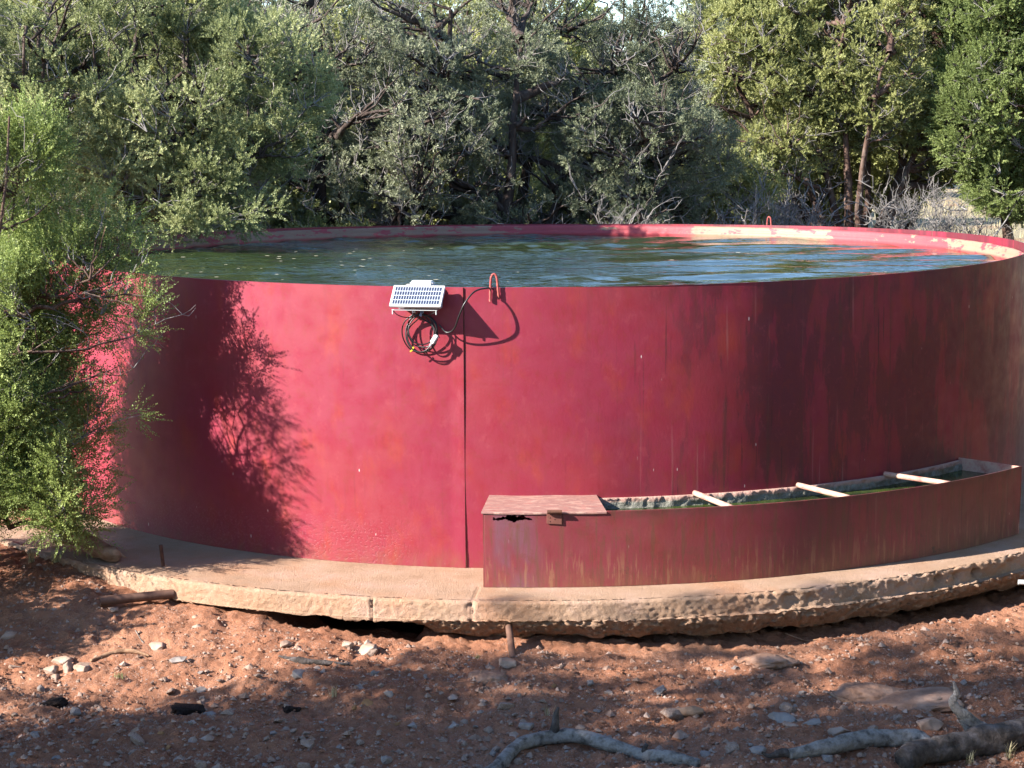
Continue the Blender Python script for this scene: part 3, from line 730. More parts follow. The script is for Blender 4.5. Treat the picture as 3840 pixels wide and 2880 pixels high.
V, Fc = tubes(np.linspace(sb+np.array([0, 0, -.01]), sb+np.array([-.014, 0, .142]), 8)[None], np.full((1, 8), .0115), 10)
V = V-sb; st = mesh_np('iron_stake', V, Fc.tolist()+[list(range(10)), [70+j for j in range(10)]], M_rust); st.location = sb.tolist()
tag(st, 'short rusty iron stake standing in the concrete footing', 'stake')
# log on the footing
a = on_z(275, 2020, .08); b = on_z(445, 2083, .04)
lg = empty('broken_log', ((a+b)/2).tolist(), 'broken brown log lying on the left end of the concrete footing', 'log')
a = a+(a-b)*.35
limb('log_body', [a, (a*.6+b*.4)+[0, 0, .01], b+[-.05, 0, .008], b], [.062, .056, .05, .032], M_logwood, lg, 60, 20, .16, 3, scale=1.6)
limb('splinter', [b+[-.07, -.02, .02], b+[-.0, -.01, .012], b+[.05, -.005, -.012]], [.022, .016, .004], M_logwood, lg, 12, 8, .2, 5)

# ------------------------------------------------------------------ fallen branches in front
def G(px, py, dz=.0):
    p = on_ground(px, py); p[2] = float(hgt(p[0], p[1]))+dz; return p
def air(px, py, ref, dz=0):                      # a point above the ground at the depth of ref
    return at_y(px, py, ref[1]+dz)
fb = empty('fallen_branch', G(2200, 2800).tolist(), 'forked silvery dead branch lying at the bottom centre of the photo', 'fallen branch')
b0 = G(1860, 2880, .02); fk = G(2075, 2775, .035)
limb('branch_stem', [b0+(b0-fk)*.4, b0, G(1950, 2815, .035), fk, G(2180, 2785, .04), G(2300, 2815, .035), G(2400, 2830, .035), G(2500, 2860, .03), G(2620, 2885, .02)], [.034, .033, .037, .042, .036, .033, .035, .030, .024], M_deadwood, fb, 220, 25, .16, 11)
limb('side_branch', [fk, air(2082, 2715, fk), air(2085, 2680, fk), air(2094, 2652, fk)], [.028, .017, .014, .006], M_darkwood, fb, 48, 18, .2, 2)
limb('side_branch', [fk+[-.05, 0, 0], air(2030, 2760, fk), air(2022, 2740, fk)], [.02, .012, .008], M_darkwood, fb, 24, 14, .2, 4)
e = G(2420, 2838, .04); limb('side_branch', [e, air(2418, 2805, e), air(2428, 2792, e)], [.022, .014, .009], M_darkwood, fb, 24, 14, .2, 8)
fb2 = empty('fallen_limb', G(3500, 2850).tolist(), 'large grey dead limb with raised stubs at the bottom right corner', 'fallen branch')
limb('branch_stem', [G(2960, 2876, .03), G(3100, 2858, .035), G(3200, 2832, .04), G(3330, 2815, .045), G(3440, 2820, .045), G(3500, 2846, .04)], [.026, .036, .042, .044, .040, .036], M_deadwood, fb2, 160, 25, .15, 21)
k0 = G(3450, 2880, .06); limb('branch_stem', [k0+[-.1, -.1, 0], k0, G(3560, 2850, .07), G(3700, 2825, .07), G(3900, 2790, .07)], [.05, .062, .066, .07, .07], M_darkwood, fb2, 120, 28, .18, 23)
r0 = G(3700, 2790, .1)
limb('raised_branch', [air(3576, 2556, r0), air(3586, 2600, r0), air(3575, 2640, r0), air(3640, 2700, r0), air(3720, 2760, r0), air(3790, 2800, r0), air(3900, 2880, r0)], [.008, .018, .026, .032, .040, .042, .044], M_deadwood, fb2, 160, 25, .2, 27)
limb('raised_branch', [air(3600, 2680, r0), air(3640, 2740, r0), G(3660, 2815, .05)], [.022, .028, .034], M_deadwood, fb2, 60, 21, .2, 29)
limb('side_branch', [air(3745, 2765, r0), air(3765, 2735, r0), air(3785, 2712, r0)], [.02, .012, .005], M_darkwood, fb2, 24, 14, .2, 31)
k1 = G(2930, 2872, .03); limb('side_branch', [k1+[.05, 0, 0], k1, air(2885, 2835, k1), air(2857, 2822, k1)], [.022, .02, .012, .006], M_darkwood, fb2, 40, 18, .25, 33)

def stick(name, pix, rads, mt, label, cat='stick', dz=.012, seed=1, group=None, m=10):
    P = [G(x, y, dz) for x, y in pix]; loc = P[0].copy(); P = [p-loc for p in P]
    o = limb(name, P, rads, mt, None, 40, m, .2, seed, scale=1.5); o.location = loc.tolist(); return tag(o, label, cat, group)
stick('fallen_stick', [(340, 2478), (400, 2452), (455, 2438), (510, 2436), (560, 2440)], [.008, .014, .013, .012, .006], M_logwood, 'curved brown stick on the dirt right of the pale rock pile', seed=4)
stick('fallen_stick', [(1045, 2478), (1120, 2484), (1200, 2492), (1310, 2492)], [.006, .016, .016, .006], M_darkwood, 'flat dark bark stick at the edge of the tree shade', seed=6)
stick('driftwood_chunk', [(2488, 2668), (2540, 2676), (2600, 2682), (2638, 2684)], [.012, .022, .024, .016], M_logwood, 'thick short piece of pale dead wood in the shaded dirt', 'wood piece', .02, 9)
stick('driftwood_chunk', [(3108, 2604), (3150, 2616), (3196, 2634)], [.006, .016, .008], M_logwood, 'thin pale wood chip left of the flat buried rock', 'wood piece', .008, 12)
stick('fallen_twig', [(508, 2365), (530, 2385), (546, 2398)], [.003, .004, .002], M_deadwood, 'thin pale twig below the open pipe', 'twig', .006, 14, m=6)
stick('fallen_twig', [(2945, 2385), (3020, 2402), (3075, 2410)], [.004, .005, .003], M_logwood, 'thin twig in the shadow under the footing at right', 'twig', .01, 15, m=6)

# ------------------------------------------------------------------ stones
def boulder_mesh(seed, sx, sy, sz, mt):
    bm = bmesh.new(); bmesh.ops.create_icosphere(bm, subdivisions=5, radius=1)
    vs = np.array([v.co for v in bm.verts]); n = fbm(vs*1.4+seed, 5, seed, .55)
    for v, k in zip(bm.verts, n):
        c = v.co*(1+.22*k); c.z = max(c.z, -.3); v.co = (c.x*sx, c.y*sy, (abs(c.z)**.8 if c.z > 0 else c.z)*sz)
    me = bpy.data.meshes.new('rock'); bm.to_mesh(me); bm.free(); me.polygons.foreach_set('use_smooth', np.full(len(me.polygons), True)); me.materials.append(mt); return me
def rock_mesh(seed, sx, sy, sz, mt, rough=.07):
    rg = np.random.default_rng(seed); bm = bmesh.new()
    for k in range(15):
        v = rg.normal(size=3); v /= np.linalg.norm(v); v = np.sign(v)*np.abs(v)**.8
        bm.verts.new((v[0]*sx*rg.uniform(.8, 1.05), v[1]*sy*rg.uniform(.8, 1.05), v[2]*sz*rg.uniform(.8, 1.05)))
    r = bmesh.ops.convex_hull(bm, input=bm.verts[:])
    bmesh.ops.delete(bm, geom=[v for v in bm.verts if not v.link_faces], context='VERTS')
    bmesh.ops.bevel(bm, geom=bm.edges[:], offset=min(sx, sy, sz)*.07, segments=1, affect='EDGES')
    bmesh.ops.triangulate(bm, faces=bm.faces[:]); bmesh.ops.subdivide_edges(bm, edges=bm.edges[:], cuts=2, use_grid_fill=True)
    vs = np.array([v.co for v in bm.verts]); s = min(sx, sy, sz)
    n = fbm(vs/s*1.3+seed, 4, seed)
    for v, k in zip(bm.verts, n): v.co *= 1+rough*k
    me = bpy.data.meshes.new('rock'); bmesh.ops.recalc_face_normals(bm, faces=bm.faces[:]); bm.to_mesh(me); bm.free()
    me.polygons.foreach_set('use_smooth', np.full(len(me.polygons), True)); me.set_sharp_from_angle(angle=math.radians(20)); me.materials.append(mt)
    return me
named = [  # px, py (base), width px, height ratio, material, label
 (1375, 2432, 100, .55, 0, 'broad pale angular rock in the sun left of the undercut footing'),
 (1303, 2428, 50, .7, 0, 'small pale rock touching the left side of the broad angular rock'),
 (1126, 2388, 52, 1.0, 0, 'upright pale stone in the sun left of the broad angular rock'),
 (1168, 2384, 34, .6, 0, 'small flat stone beside the upright pale stone'),
 (737, 2352, 44, .5, 0, 'single white stone on sunny dirt right of the open pipe'),
 (592, 2412, 84, .5, 0, 'rounded pale rock above the curved brown stick'),
 (28, 2408, 88, .5, 0, 'pale rock cut by the left edge of the photo'),
 (235, 2478, 96, .45, 0, 'long pale rock at the back of the left rock pile'),
 (255, 2510, 52, 1.0, 0, 'upright white stone in the middle of the left rock pile'),
 (318, 2508, 92, .5, 0, 'largest pale rock at the right end of the left rock pile'),
 (190, 2520, 66, .6, 0, 'tilted pale rock at the front left of the rock pile'),
 (208, 2538, 46, .6, 0, 'small pale rock in front of the left rock pile'),
 (48, 2518, 66, .5, 0, 'round pale rock left of the rock pile'),
 (418, 2285+5, 60, .35, 0, 'flat tan stone against the footing edge above the open pipe'),
 (660, 2500, 90, .35, 1, 'low flat greyish rock half buried right of the rock pile'),
 (1117, 2540, 66, .6, 1, 'lumpy grey-pink rock at the shade edge below the bark stick'),
 (748, 2590, 54, .55, 1, 'small grey rock in the shade above the dark manure'),
 (1830, 2548, 150, .3, 0, 'wide flat pale rock left of the hanging pipe in the shade'),
 (1455, 2622, 44, .8, 1, 'small grey rock standing above the ochre stone'),
 (1382, 2662, 54, .55, 2, 'small ochre brown stone in the shaded dirt'),
 (1148, 2812, 70, .55, 0, 'pinkish pale rock at the bottom left of centre'),
 (785, 2680, 62, .5, 1, 'pale grey rock right below the larger manure pat'),
 (1905, 2500, 82, .45, 0, 'pale stone on the dirt directly below the hanging pipe'),
 (2870, 2492, 230, .17, 0, 'long flat sunlit rock ledge below the middle of the trough'),
 (3290, 2610, 300, .25, 0, 'broad half-buried boulder on the dirt below the right end of the footing'),
 (3440, 2650, 330, .10, 0, 'flat bedrock shelf in front of the broad half-buried boulder'),
 (3492, 2742, 116, .5, 0, 'blocky pink rock left of the raised dead branch'),
 (3150, 2762, 122, .4, 0, 'long pink rock between the two dead branches'),
 (2938, 2714, 118, .4, 1, 'flat-topped grey rock behind the dead branches'),
 (2962, 2748, 62, .5, 0, 'reddish rock just in front of the flat-topped grey rock'),
 (3045, 2738, 76, .4, 1, 'rough grey rock right of the flat-topped grey rock'),
 (2305, 2786, 92, .5, 0, 'reddish angular rock just behind the forked dead branch'),
 (3255, 2806, 86, .45, 0, 'square pinkish rock just behind the long grey dead limb'),
 (2838, 2850, 86, .45, 1, 'pale grey rock at the left tip of the grey dead limb'),
 (2648, 2832, 54, .6, 1, 'small grey rock between the two dead branches at the bottom'),
 (1975, 2745, 66, .5, 1, 'dirty rock left above the fork of the dead branch'),
 (2178, 2722, 44, .6, 0, 'white stone above the forked dead branch'),
 (2245, 2732, 34, .6, 0, 'smaller white stone right of the white stone above the fork'),
 (1700, 2735, 50, .7, 1, 'squarish grey rock in the shade below the flat pale rock'),
 (1545, 2730, 46, .7, 1, 'squarish brown-grey rock right of the ochre stone'),
]
mts = (M_rock, M_rockgrey, M_rockbrown)
rng = np.random.default_rng(77); taken = []
for i, (px, py, w, hr, mi, lab) in enumerate(named):
    p = G(px, py); s = w/F*np.linalg.norm(p-cO)/2
    me = rock_mesh(200+i, s, s*rng.uniform(.7, 1.0), s*hr*1.05, mts[mi], .09) if hr > .3 else boulder_mesh(200+i, s, s*.8, s*hr*1.25+.015, M_rockdirt)
    o = link('rock', me, None); o.location = (p[0], p[1]+s*.3, p[2]+(s*hr*.35 if hr > .3 else -.012)); o.rotation_euler = (rng.uniform(-.15, .15), rng.uniform(-.15, .15), rng.uniform(-.3, .3))
    tag(o, lab, 'rock', 'larger rocks on the red dirt'); taken.append((p[0], p[1], s))
protos = [rock_mesh(400+k, 1, rng.uniform(.7, 1), rng.uniform(.45, .75), mts[(0, 0, 1, 0, 1, 0, 2, 0)[k]], .09) for k in range(8)]
cnt = 0; stones = []
MARKS = [('open pipe in the dirt bank', 480, 2280), ('curved brown stick', 455, 2445), ('pile of pale rocks at left', 255, 2495), ('large black manure pat', 705, 2660), ('small black manure lump', 1090, 2665), ('manure pat at the left edge', 205, 2645),
 ('small ochre stone', 1382, 2655), ('hanging rusty pipe', 1918, 2450), ('stub of the forked dead branch', 2090, 2700), ('right end of the forked branch', 2560, 2860), ('left tip of the grey dead limb', 2880, 2850), ('half-buried boulder at right', 3290, 2600),
 ('flat-topped grey rock', 2938, 2700), ('broad pale angular rock', 1375, 2420), ('dark bark stick', 1180, 2488), ('short pale piece of dead wood', 2560, 2675), ('wide flat rock in the shade', 1830, 2540), ('raised dead branch at right', 3600, 2700),
 ('upright pale stone', 1126, 2370), ('long sunlit rock ledge', 2870, 2488), ('rounded pale rock', 592, 2400), ('pink blocky rock', 3492, 2730), ('pinkish rock at bottom left', 1148, 2800), ('pale rock at the left edge', 28, 2395), ('bottom right corner', 3840, 2880), ('bottom left corner', 0, 2880)]
while cnt < 230:
    px = rng.uniform(-30, 3870); py = rng.uniform(2330, 2900)
    if rng.random() > sstep(2340, 2650, py)*.9+.1: continue
    p = G(px, py); r = math.hypot(p[0], p[1])
    if r < 4.98 or any((p[0]-a)**2+(p[1]-b)**2 < (c+.03)**2 for a, b, c in taken): continue
    s = .012*math.exp(abs(rng.normal(0, .5)))*(1.15 if py > 2550 else .9)
    me = protos[rng.choice(8, p=(.2, .2, .15, .15, .12, .1, .03, .05))]; o = bpy.data.objects.new('stone', me); C.objects.link(o)
    o.location = (p[0], p[1], p[2]+s*.25); o.scale = (s*rng.uniform(.9, 1.6), s, s); o.rotation_euler = (rng.uniform(-.4, .4), rng.uniform(-.4, .4), rng.uniform(0, 6.28))
    stones.append((o, px, py, s, o.data.materials[0].name)); taken.append((p[0], p[1], s)); cnt += 1
groups = {}
for o, px, py, s_, mn in stones:
    nm, mx, my = min(MARKS, key=lambda k: math.hypot((k[1]-px), (k[2]-py)*1.6))
    dx, dy = px-mx, py-my
    rel = ('right of' if dx > 0 else 'left of') if abs(dx) > 1.3*abs(dy) else ('in front of' if dy > 0 else 'behind')
    key = ('tiny' if s_ < .014 else 'small' if s_ < .021 else 'fist-sized', {'limestone': 'pale', 'grey_limestone': 'grey', 'ochre_stone': 'ochre'}[mn], rel, nm)
    groups.setdefault(key, []).append((math.hypot(dx, dy), o))
ORD = ['nearest', 'second nearest', 'third nearest', 'fourth nearest', 'fifth nearest', 'sixth nearest', 'seventh nearest', 'eighth nearest', 'ninth nearest', 'tenth nearest']
for (sz_, colr, rel, nm), L in groups.items():
    for q, (d_, o) in enumerate(sorted(L, key=lambda t_: t_[0])):
        tag(o, ((ORD[min(q, 9)]+' ') if len(L) > 1 else '')+'%s %s loose stone %s the %s' % (sz_, colr, rel, nm), 'stone', 'small loose stones on the red dirt')
# gravel: far too fine to count
def gravel(n, s0, s1, name, mt, seed, lab):
    rg = np.random.default_rng(seed); x = rg.uniform(-3.4, 3.9, n); y = rg.uniform(-7.2, -3.2, n)
    den = fbm(np.stack([x, y], 1)*1.3, 3, seed)+.9*sstep(-5.0, -6.0, y)
    k = (np.hypot(x, y) > 4.93) & (den > rg.uniform(-.9, 1.0, n)); x, y = x[k], y[k]; n = len(x)
    z = hgt(x, y); s = rg.uniform(s0, s1, n)*np.exp(rg.normal(0, .35, n))
    oc = np.array([[1, 0, 0], [.3, .95, 0], [-.8, .6, .1], [-.9, -.5, 0], [.2, -1, .05], [.3, .1, .7], [-.2, -.1, .62]])
    fc = np.array([[0, 1, 5], [1, 2, 5], [2, 6, 5], [2, 3, 6], [3, 4, 6], [4, 5, 6], [4, 0, 5]])
    an = rg.uniform(0, 6.28, n); c, si = np.cos(an), np.sin(an)
    V = oc[None]*rg.uniform(.6, 1.3, (n, 7, 1))*s[:, None, None]
    V = np.stack([V[..., 0]*c[:, None]-V[..., 1]*si[:, None], V[..., 0]*si[:, None]+V[..., 1]*c[:, None], V[..., 2]*1.1], -1)+np.stack([x, y, z-.0005], 1)[:, None, :]
    Fc = (fc[None]+np.arange(n)[:, None, None]*7).reshape(-1, 3)
    o = mesh_np(name, V.reshape(-1, 3), Fc, mt, smooth=False); return tag(o, lab, 'gravel', kind='stuff')
gravel(52000, .0022, .0055, 'gravel', M_gravel, 5, 'fine pale gravel scattered over the red dirt')
gravel(15000, .005, .015, 'pebbles', M_gravel, 15, 'small angular pebbles strewn over the red dirt')
gravel(26000, .004, .009, 'dirt_crumbs', M_dirt, 6, 'loose crumbs of red soil on the ground')
# manure
for i, (px, py, w, lab) in enumerate(((705, 2668, 160, 'large cracked black manure pat in the shaded dirt'), (1090, 2672, 84, 'small black manure lump right of the large pat'), (205, 2650, 110, 'dark manure pat in the shade near the left edge'))):
    p = G(px, py); s = w/F*np.linalg.norm(p-cO)/2
    o = link('manure_pat', rock_mesh(900+i, s, s*.8, s*.42, M_dung, .22), None); o.location = (p[0], p[1]+s*.4, p[2]+s*.12); tag(o, lab, 'manure')
# small weeds and grass
def tuft(px, py, n, h, lab, seed, mt=None, name='grass_tuft', cat='grass tuft'):
    rg = np.random.default_rng(seed); p = G(px, py); V = []; Fc = []; T = []
    for k in range(n):
        b = rg.normal(0, .012, 2); a = rg.uniform(0, 6.28); l = h*rg.uniform(.5, 1); ln = rg.uniform(.1, .6)*l
        d = np.array([math.cos(a), math.sin(a)]); w = np.array([-d[1], d[0], 0])*.0016
        q0 = np.array([b[0], b[1], -.003]); q1 = q0+np.array([d[0]*ln*.35, d[1]*ln*.35, l*.6]); q2 = q0+np.array([d[0]*ln, d[1]*ln, l])
        i = len(V); V += [q0-w, q0+w, q1+w*.8, q1-w*.8, q2]; Fc += [[i, i+1, i+2, i+3], [i+3, i+2, i+4]]; T += [rg.random()]*5
    o = mesh_np(name, np.array(V), Fc, mt or M_grassm, tint=T); o.location = p.tolist(); return tag(o, lab, cat)
tuft(1255, 2628, 26, .07, 'thin dry weed in the shaded dirt between manure and rocks', 1)
tuft(490, 2200, 30, .035, 'small green weed growing at the footing edge left of the stake', 2, L_mid)
tuft(450, 2548, 34, .04, 'low green weed tuft beside the left rock pile', 3, L_mid)
tuft(2055, 2690, 14, .08, 'dry pale grass stems behind the dead branch stub', 4)
tuft(3640, 2862, 16, .09, 'pale dry grass blades in front of the dark dead limb', 5)
tuft(3785, 2850, 18, .11, 'pale dry grass tuft at the bottom right corner', 6)
tuft(1795, 2450, 40, .03, 'small dark grass tuft under the footing edge left of the hanging pipe', 7, L_mid)
tuft(215, 2120, 40, .10, 'dry grass tuft in the shade at the left end of the footing', 8)
tuft(120, 2110, 50, .12, 'taller dry grass tuft under the bright juniper', 9)

# ------------------------------------------------------------------ trees
def make_tree(name, label, base, blobs, stems=4, n_limb=26, n_branch=150, n_twig=900, sprigs=45, sl=(.03, .06), sw=.24, cl=.085,
              trunk_r=.12, leaf=L_mid, bark=M_bark, seed=1, gap=.0, shell=.45, dead=200, group='junipers and pinyons round the tank', spray=False, stem_spread=.5, cat='tree', kinddrop=0.0, upb=.5, tipz=None, twig_r=.006):
    rg = np.random.default_rng(seed); base = np.array(base, float)
    if len(base) == 2: base = np.array([*base, float(hgt(base[0], base[1]))-.03])
    B = np.array(blobs, float); vol = B[:, 3]*B[:, 4]*B[:, 5]; vol = vol**.8/(vol**.8).sum()
    def attract(n, lo, g):
        out = []
        while len(out) < n:
            b = B[rg.choice(len(B), p=vol)]; v = rg.normal(size=3); v /= np.linalg.norm(v)
            rr = lo+(1.04-lo)*rg.random()**.6; p = b[:3]+v*b[3:]*rr*(1+.13*float(vnoise((v*2.2+seed)[None], seed)[0]))
            if p[2] < .12: continue
            rw = math.hypot(p[0]+base[0], p[1]+base[1])
            if rw < 4.15 and p[2]+base[2] < 1.8: continue
            if float(fbm((p*1.5+seed*3.1)[None], 2, seed)[0]) < g: continue
            out.append(p)
        return np.array(out)
    cz = B[:, 2].mean(); top = (B[:, 2]+B[:, 5]).max()
    k = 12; ST = []
    for s in range(stems):
        a = 2*PI*s/stems+rg.uniform(-.5, .5); tgt = B[rg.choice(len(B), p=vol), :3]*np.array([.75, .75, 0]); hh = top*rg.uniform(.62, .9)
        p0 = np.array([math.cos(a), math.sin(a), 0])*trunk_r*(.9 if stems > 1 else 0); p2 = tgt+np.array([math.cos(a), math.sin(a), 0])*stem_spread*rg.uniform(.4, 1.1)+[0, 0, hh]
        p1 = p0+(p2-p0)*[.6, .6, .45]+rg.normal(0, .12, 3)*top/5
        t = np.linspace(0, 1, k)[:, None]; P = (1-t)**2*p0+2*t*(1-t)*p1+t*t*p2; P[1:-1] += np.cumsum(rg.normal(0, .02*top/5, (k-2, 3)), 0); ST.append(P)
    ST = np.array(ST); R = trunk_r*(.62 if stems > 1 else 1)*rg.uniform(.75, 1.1, (stems, 1))*(1-.82*np.linspace(0, 1, k)**.8)[None]
    R[:, 0] *= 1.35
    def connect(src, tgts, k, sag, jit, lift=.35):
        flat = src.reshape(-1, 3); out = np.zeros((len(tgts), k, 3)); ids = []
        for i, q in enumerate(tgts):
            d = flat-q; m = np.sqrt((d**2).sum(1))+.9*np.maximum(0, d[:, 2]+.15)
            j = int(np.argmin(m+rg.uniform(0, .12, len(m)))); ids.append(j); p = flat[j]; L = np.linalg.norm(q-p)
            mid = (p+q)/2+np.array([0, 0, -sag*L])+rg.normal(0, jit*L, 3)
            t = np.linspace(0, 1, k)[:, None]; C_ = (1-t)**2*p+2*t*(1-t)*mid+t*t*q; C_[1:-1] += rg.normal(0, jit*.25*L, (k-2, 3)); out[i] = C_
        return out, np.array(ids)
    Lm, _ = connect(ST[:, 2:], attract(n_limb, shell*.6, -9)*np.array([.85, .85, .95]), 8, .10, .10)
    Br, _ = connect(np.concatenate([Lm[:, 2:].reshape(-1, 3), ST[:, 5:].reshape(-1, 3)]), attract(n_branch, shell, gap-.35), 7, .05, .10)
    Tw, _ = connect(Br[:, 2:].reshape(-1, 3), attract(n_twig, shell, gap), 5, -.04, .10)
    tr = trunk_r
    parts = [tubes(ST, R, 9), tubes(Lm, np.repeat((np.linspace(tr*.36, tr*.10, 8))[None], len(Lm), 0)*rg.uniform(.6, 1.2, (len(Lm), 1)), 6),
             tubes(Br, np.repeat(np.linspace(tr*.12, tr*.04, 7)[None], len(Br), 0)*rg.uniform(.6, 1.3, (len(Br), 1)), 4)]
    root = empty(name, base.tolist(), label, cat, group)
    def merge(ps):
        V = []; Fc = []; o = 0
        for v, f in ps: V.append(v); Fc.append(f+o); o += len(v)
        return np.concatenate(V), np.concatenate(Fc)
    V, Fc = merge(parts); o = mesh_np('trunk', V, Fc, bark); o.parent = root
    # grey dead twigs inside the crown + live twigs
    tw = [tubes(Tw, np.repeat(np.linspace(twig_r, twig_r*.4, 5)[None], len(Tw), 0), 3)]
    if dead:
        src = np.concatenate([Br.reshape(-1, 3), Lm[:, 2:].reshape(-1, 3)]); idx = rg.choice(len(src), dead); p = src[idx]
        n1 = p+rg.normal(0, 1, (dead, 3))*np.array([.22, .22, .16])
        D, _ = connect(src, n1, 5, .03, .16); tw.append(tubes(D, np.repeat(np.linspace(twig_r*1.1, twig_r*.35, 5)[None], dead, 0), 3))
        e = D[:, 2:4].reshape(-1, 3); n2 = e+rg.normal(0, .11, e.shape); D2, _ = connect(e, n2, 4, .0, .2); tw.append(tubes(D2, np.repeat(np.linspace(twig_r*.7, twig_r*.3, 4)[None], len(D2), 0), 3))
    V, Fc = merge(tw); o = mesh_np('twigs', V, Fc, M_twig); o.parent = root
    # foliage
    tip = Tw[:, -1]; dr = Tw[:, -1]-Tw[:, -3]; dr /= np.linalg.norm(dr, axis=1, keepdims=True)+1e-9
    cen = B[np.argmin((((tip[:, None]-B[None, :, :3])/B[None, :, 3:])**2).sum(2), 1), :3]
    ow = tip-cen; ow /= np.linalg.norm(ow, axis=1, keepdims=True)+1e-9
    dr = dr*.5+ow*.6+np.array([0, 0, upb]); dr /= np.linalg.norm(dr, axis=1, keepdims=True)
    mid = Tw[:, 3]
    tipc = np.clip(.5+.28*fbm(tip*1.1, 2, seed+5)+rg.normal(0, .13, len(tip)), 0, 1)
    if not spray:
        N = len(tip)*sprigs
        c = np.repeat(tip, sprigs, 0); dd = np.repeat(dr, sprigs, 0); csz = np.repeat(cl*rg.uniform(.6, 1.35, len(tip)), sprigs)[:, None]
        o_ = rg.normal(0, 1, (N, 3)); along = rg.uniform(-1.3, 1.0, (N, 1)); pos = c+o_*csz*.55+dd*along*csz
        ax = dd*1.0+o_*.45+rg.normal(0, .45, (N, 3)); ax /= np.linalg.norm(ax, axis=1, keepdims=True)
        ln = rg.uniform(sl[0], sl[1], (N, 1)); wd = ln*sw
    else:
        ns, nl, L0, L1, lf = spray
        N0 = len(tip)*ns
        c = np.repeat(tip, ns, 0); dd = np.repeat(dr, ns, 0); o_ = rg.normal(0, 1, (N0, 3))
        sax = dd*.9+o_*.55; sax /= np.linalg.norm(sax, axis=1, keepdims=True); sL = rg.uniform(L0, L1, (N0, 1))
        p0 = c-dd*L0*.5+o_*L0*.32
        rf = np.cross(sax, rg.normal(size=(N0, 3))); rf /= np.linalg.norm(rf, axis=1, keepdims=True)
        rb = np.cross(sax, rf)
        pos = []; ax = []; ln = []
        for q in range(nl):
            s = (q+.5)/nl; a = q*2.4; side = rf*math.cos(a)+rb*math.sin(a)*.7; off = side*L0*.22*(1-s)
            pos.append(p0+sax*sL*s+off*rg.uniform(0, 1, (N0, 1))); A = sax*1.0+side*.85; ax.append(A/np.linalg.norm(A, axis=1, keepdims=True)); ln.append(np.full((N0, 1), lf*(1-.4*s))*rg.uniform(.6, 1.3, (N0, 1)))
        pos = np.stack(pos, 1).reshape(-1, 3); ax = np.stack(ax, 1).reshape(-1, 3); ln = np.stack(ln, 1).reshape(-1, 1); N = len(pos); wd = ln*sw; sprigs = ns*nl
    sd_ = np.cross(ax, rg.normal(size=(N, 3))); sd_ /= np.linalg.norm(sd_, axis=1, keepdims=True)+1e-9
    V = np.stack([pos, pos+ax*ln*.45+sd_*wd, pos+ax*ln, pos+ax*ln*.45-sd_*wd], 1).reshape(-1, 3)
    Fc = np.arange(N*4).reshape(-1, 4)
    tint = np.clip(np.repeat(tipc, sprigs)+rg.normal(0, .13, N), 0, 1); tint = np.repeat(tint, 4)
    o = mesh_np('crown', V, Fc, leaf, smooth=False, tint=tint); o.parent = root
    return root
def copy_tree(src, loc, rz, sc, label, mt=None):
    r = src.copy(); C.objects.link(r); r.location = (loc[0], loc[1], float(hgt(loc[0], loc[1]))-.03); r.rotation_euler = (0, 0, rz); r.scale = (sc,)*3; r['label'] = label
    for ch in src.children:
        c = ch.copy(); C.objects.link(c); c.parent = r
    return r

# near bright juniper on the left (its shadow falls on the tank wall)
make_tree('juniper_tree', 'bright green juniper close on the left, throwing its shadow on the red wall', (-3.80, -3.60),
    [(.1, 0, 1.6, .6, .5, .9), (.75, -.2, 2.1, .5, .42, .55), (.55, -.35, 1.05, .55, .32, .5), (.78, -.45, .66, .36, .3, .30), (1.0, -.3, 1.6, .3, .28, .36), (.3, -.1, 2.5, .5, .4, .6), (-.5, -.2, 1.4, .6, .5, .9), (-.1, -.1, 2.95, .24, .24, .38), (.62, -.1, 2.8, .2, .2, .36), (.1, -.3, .8, .5, .35, .5), (.1, -.1, 1.9, .7, .4, .5), (.5, -.35, 1.55, .42, .35, .75), (1.08, -.15, 2.15, .3, .3, .3), (.2, -.4, 1.1, .5, .3, .7), (.15, .4, 1.2, .35, .25, .6), (.45, .2, .9, .36, .3, .6), (.45, .2, 1.5, .36, .3, .4), (.85, -.1, 1.5, .24, .25, .6), (.85, -.1, .95, .24, .25, .5), (.9, -.3, .62, .3, .28, .3), (1.17, -.2, 1.72, .28, .22, .33), (1.1, -.2, 1.2, .24, .22, .3)],
    stems=3, n_limb=34, n_branch=240, n_twig=2100, spray=(11, 32, .10, .21, .0178), sw=.31, trunk_r=.07, leaf=L_near, bark=M_barkred, seed=5, gap=-.19, shell=.35, dead=160, stem_spread=.3, upb=.35, twig_r=.0035)
# big grey-green juniper behind left, hanging over the rim
make_tree('juniper_tree', 'large grey-green juniper behind the left rim, its low boughs hanging over the water', (-4.75, 2.6),
    [(0, 0, 2.7, 1.9, 1.5, 1.6), (1.4, -.3, 2.7, 1.2, .9, 1.1), (1.9, -.7, 2.35, .7, .5, .38), (1.95, -.9, 1.93, .75, .5, .24), (1.25, -1.0, 1.95, .6, .5, .3), (.9, .3, 3.5, 1.2, 1.0, .8), (-1.2, 0, 2.4, 1.5, 1.0, 1.4), (2.1, 0, 3.1, .7, .7, .7), (.2, .3, 1.0, .9, .8, .8)],
    spray=(9, 30, .09, .17, .0235), sw=.38, stems=5, n_limb=44, n_branch=330, n_twig=3000, trunk_r=.13, leaf=L_mid, seed=9, gap=-.18, shell=.68, dead=300, stem_spread=.9, cl=.075)
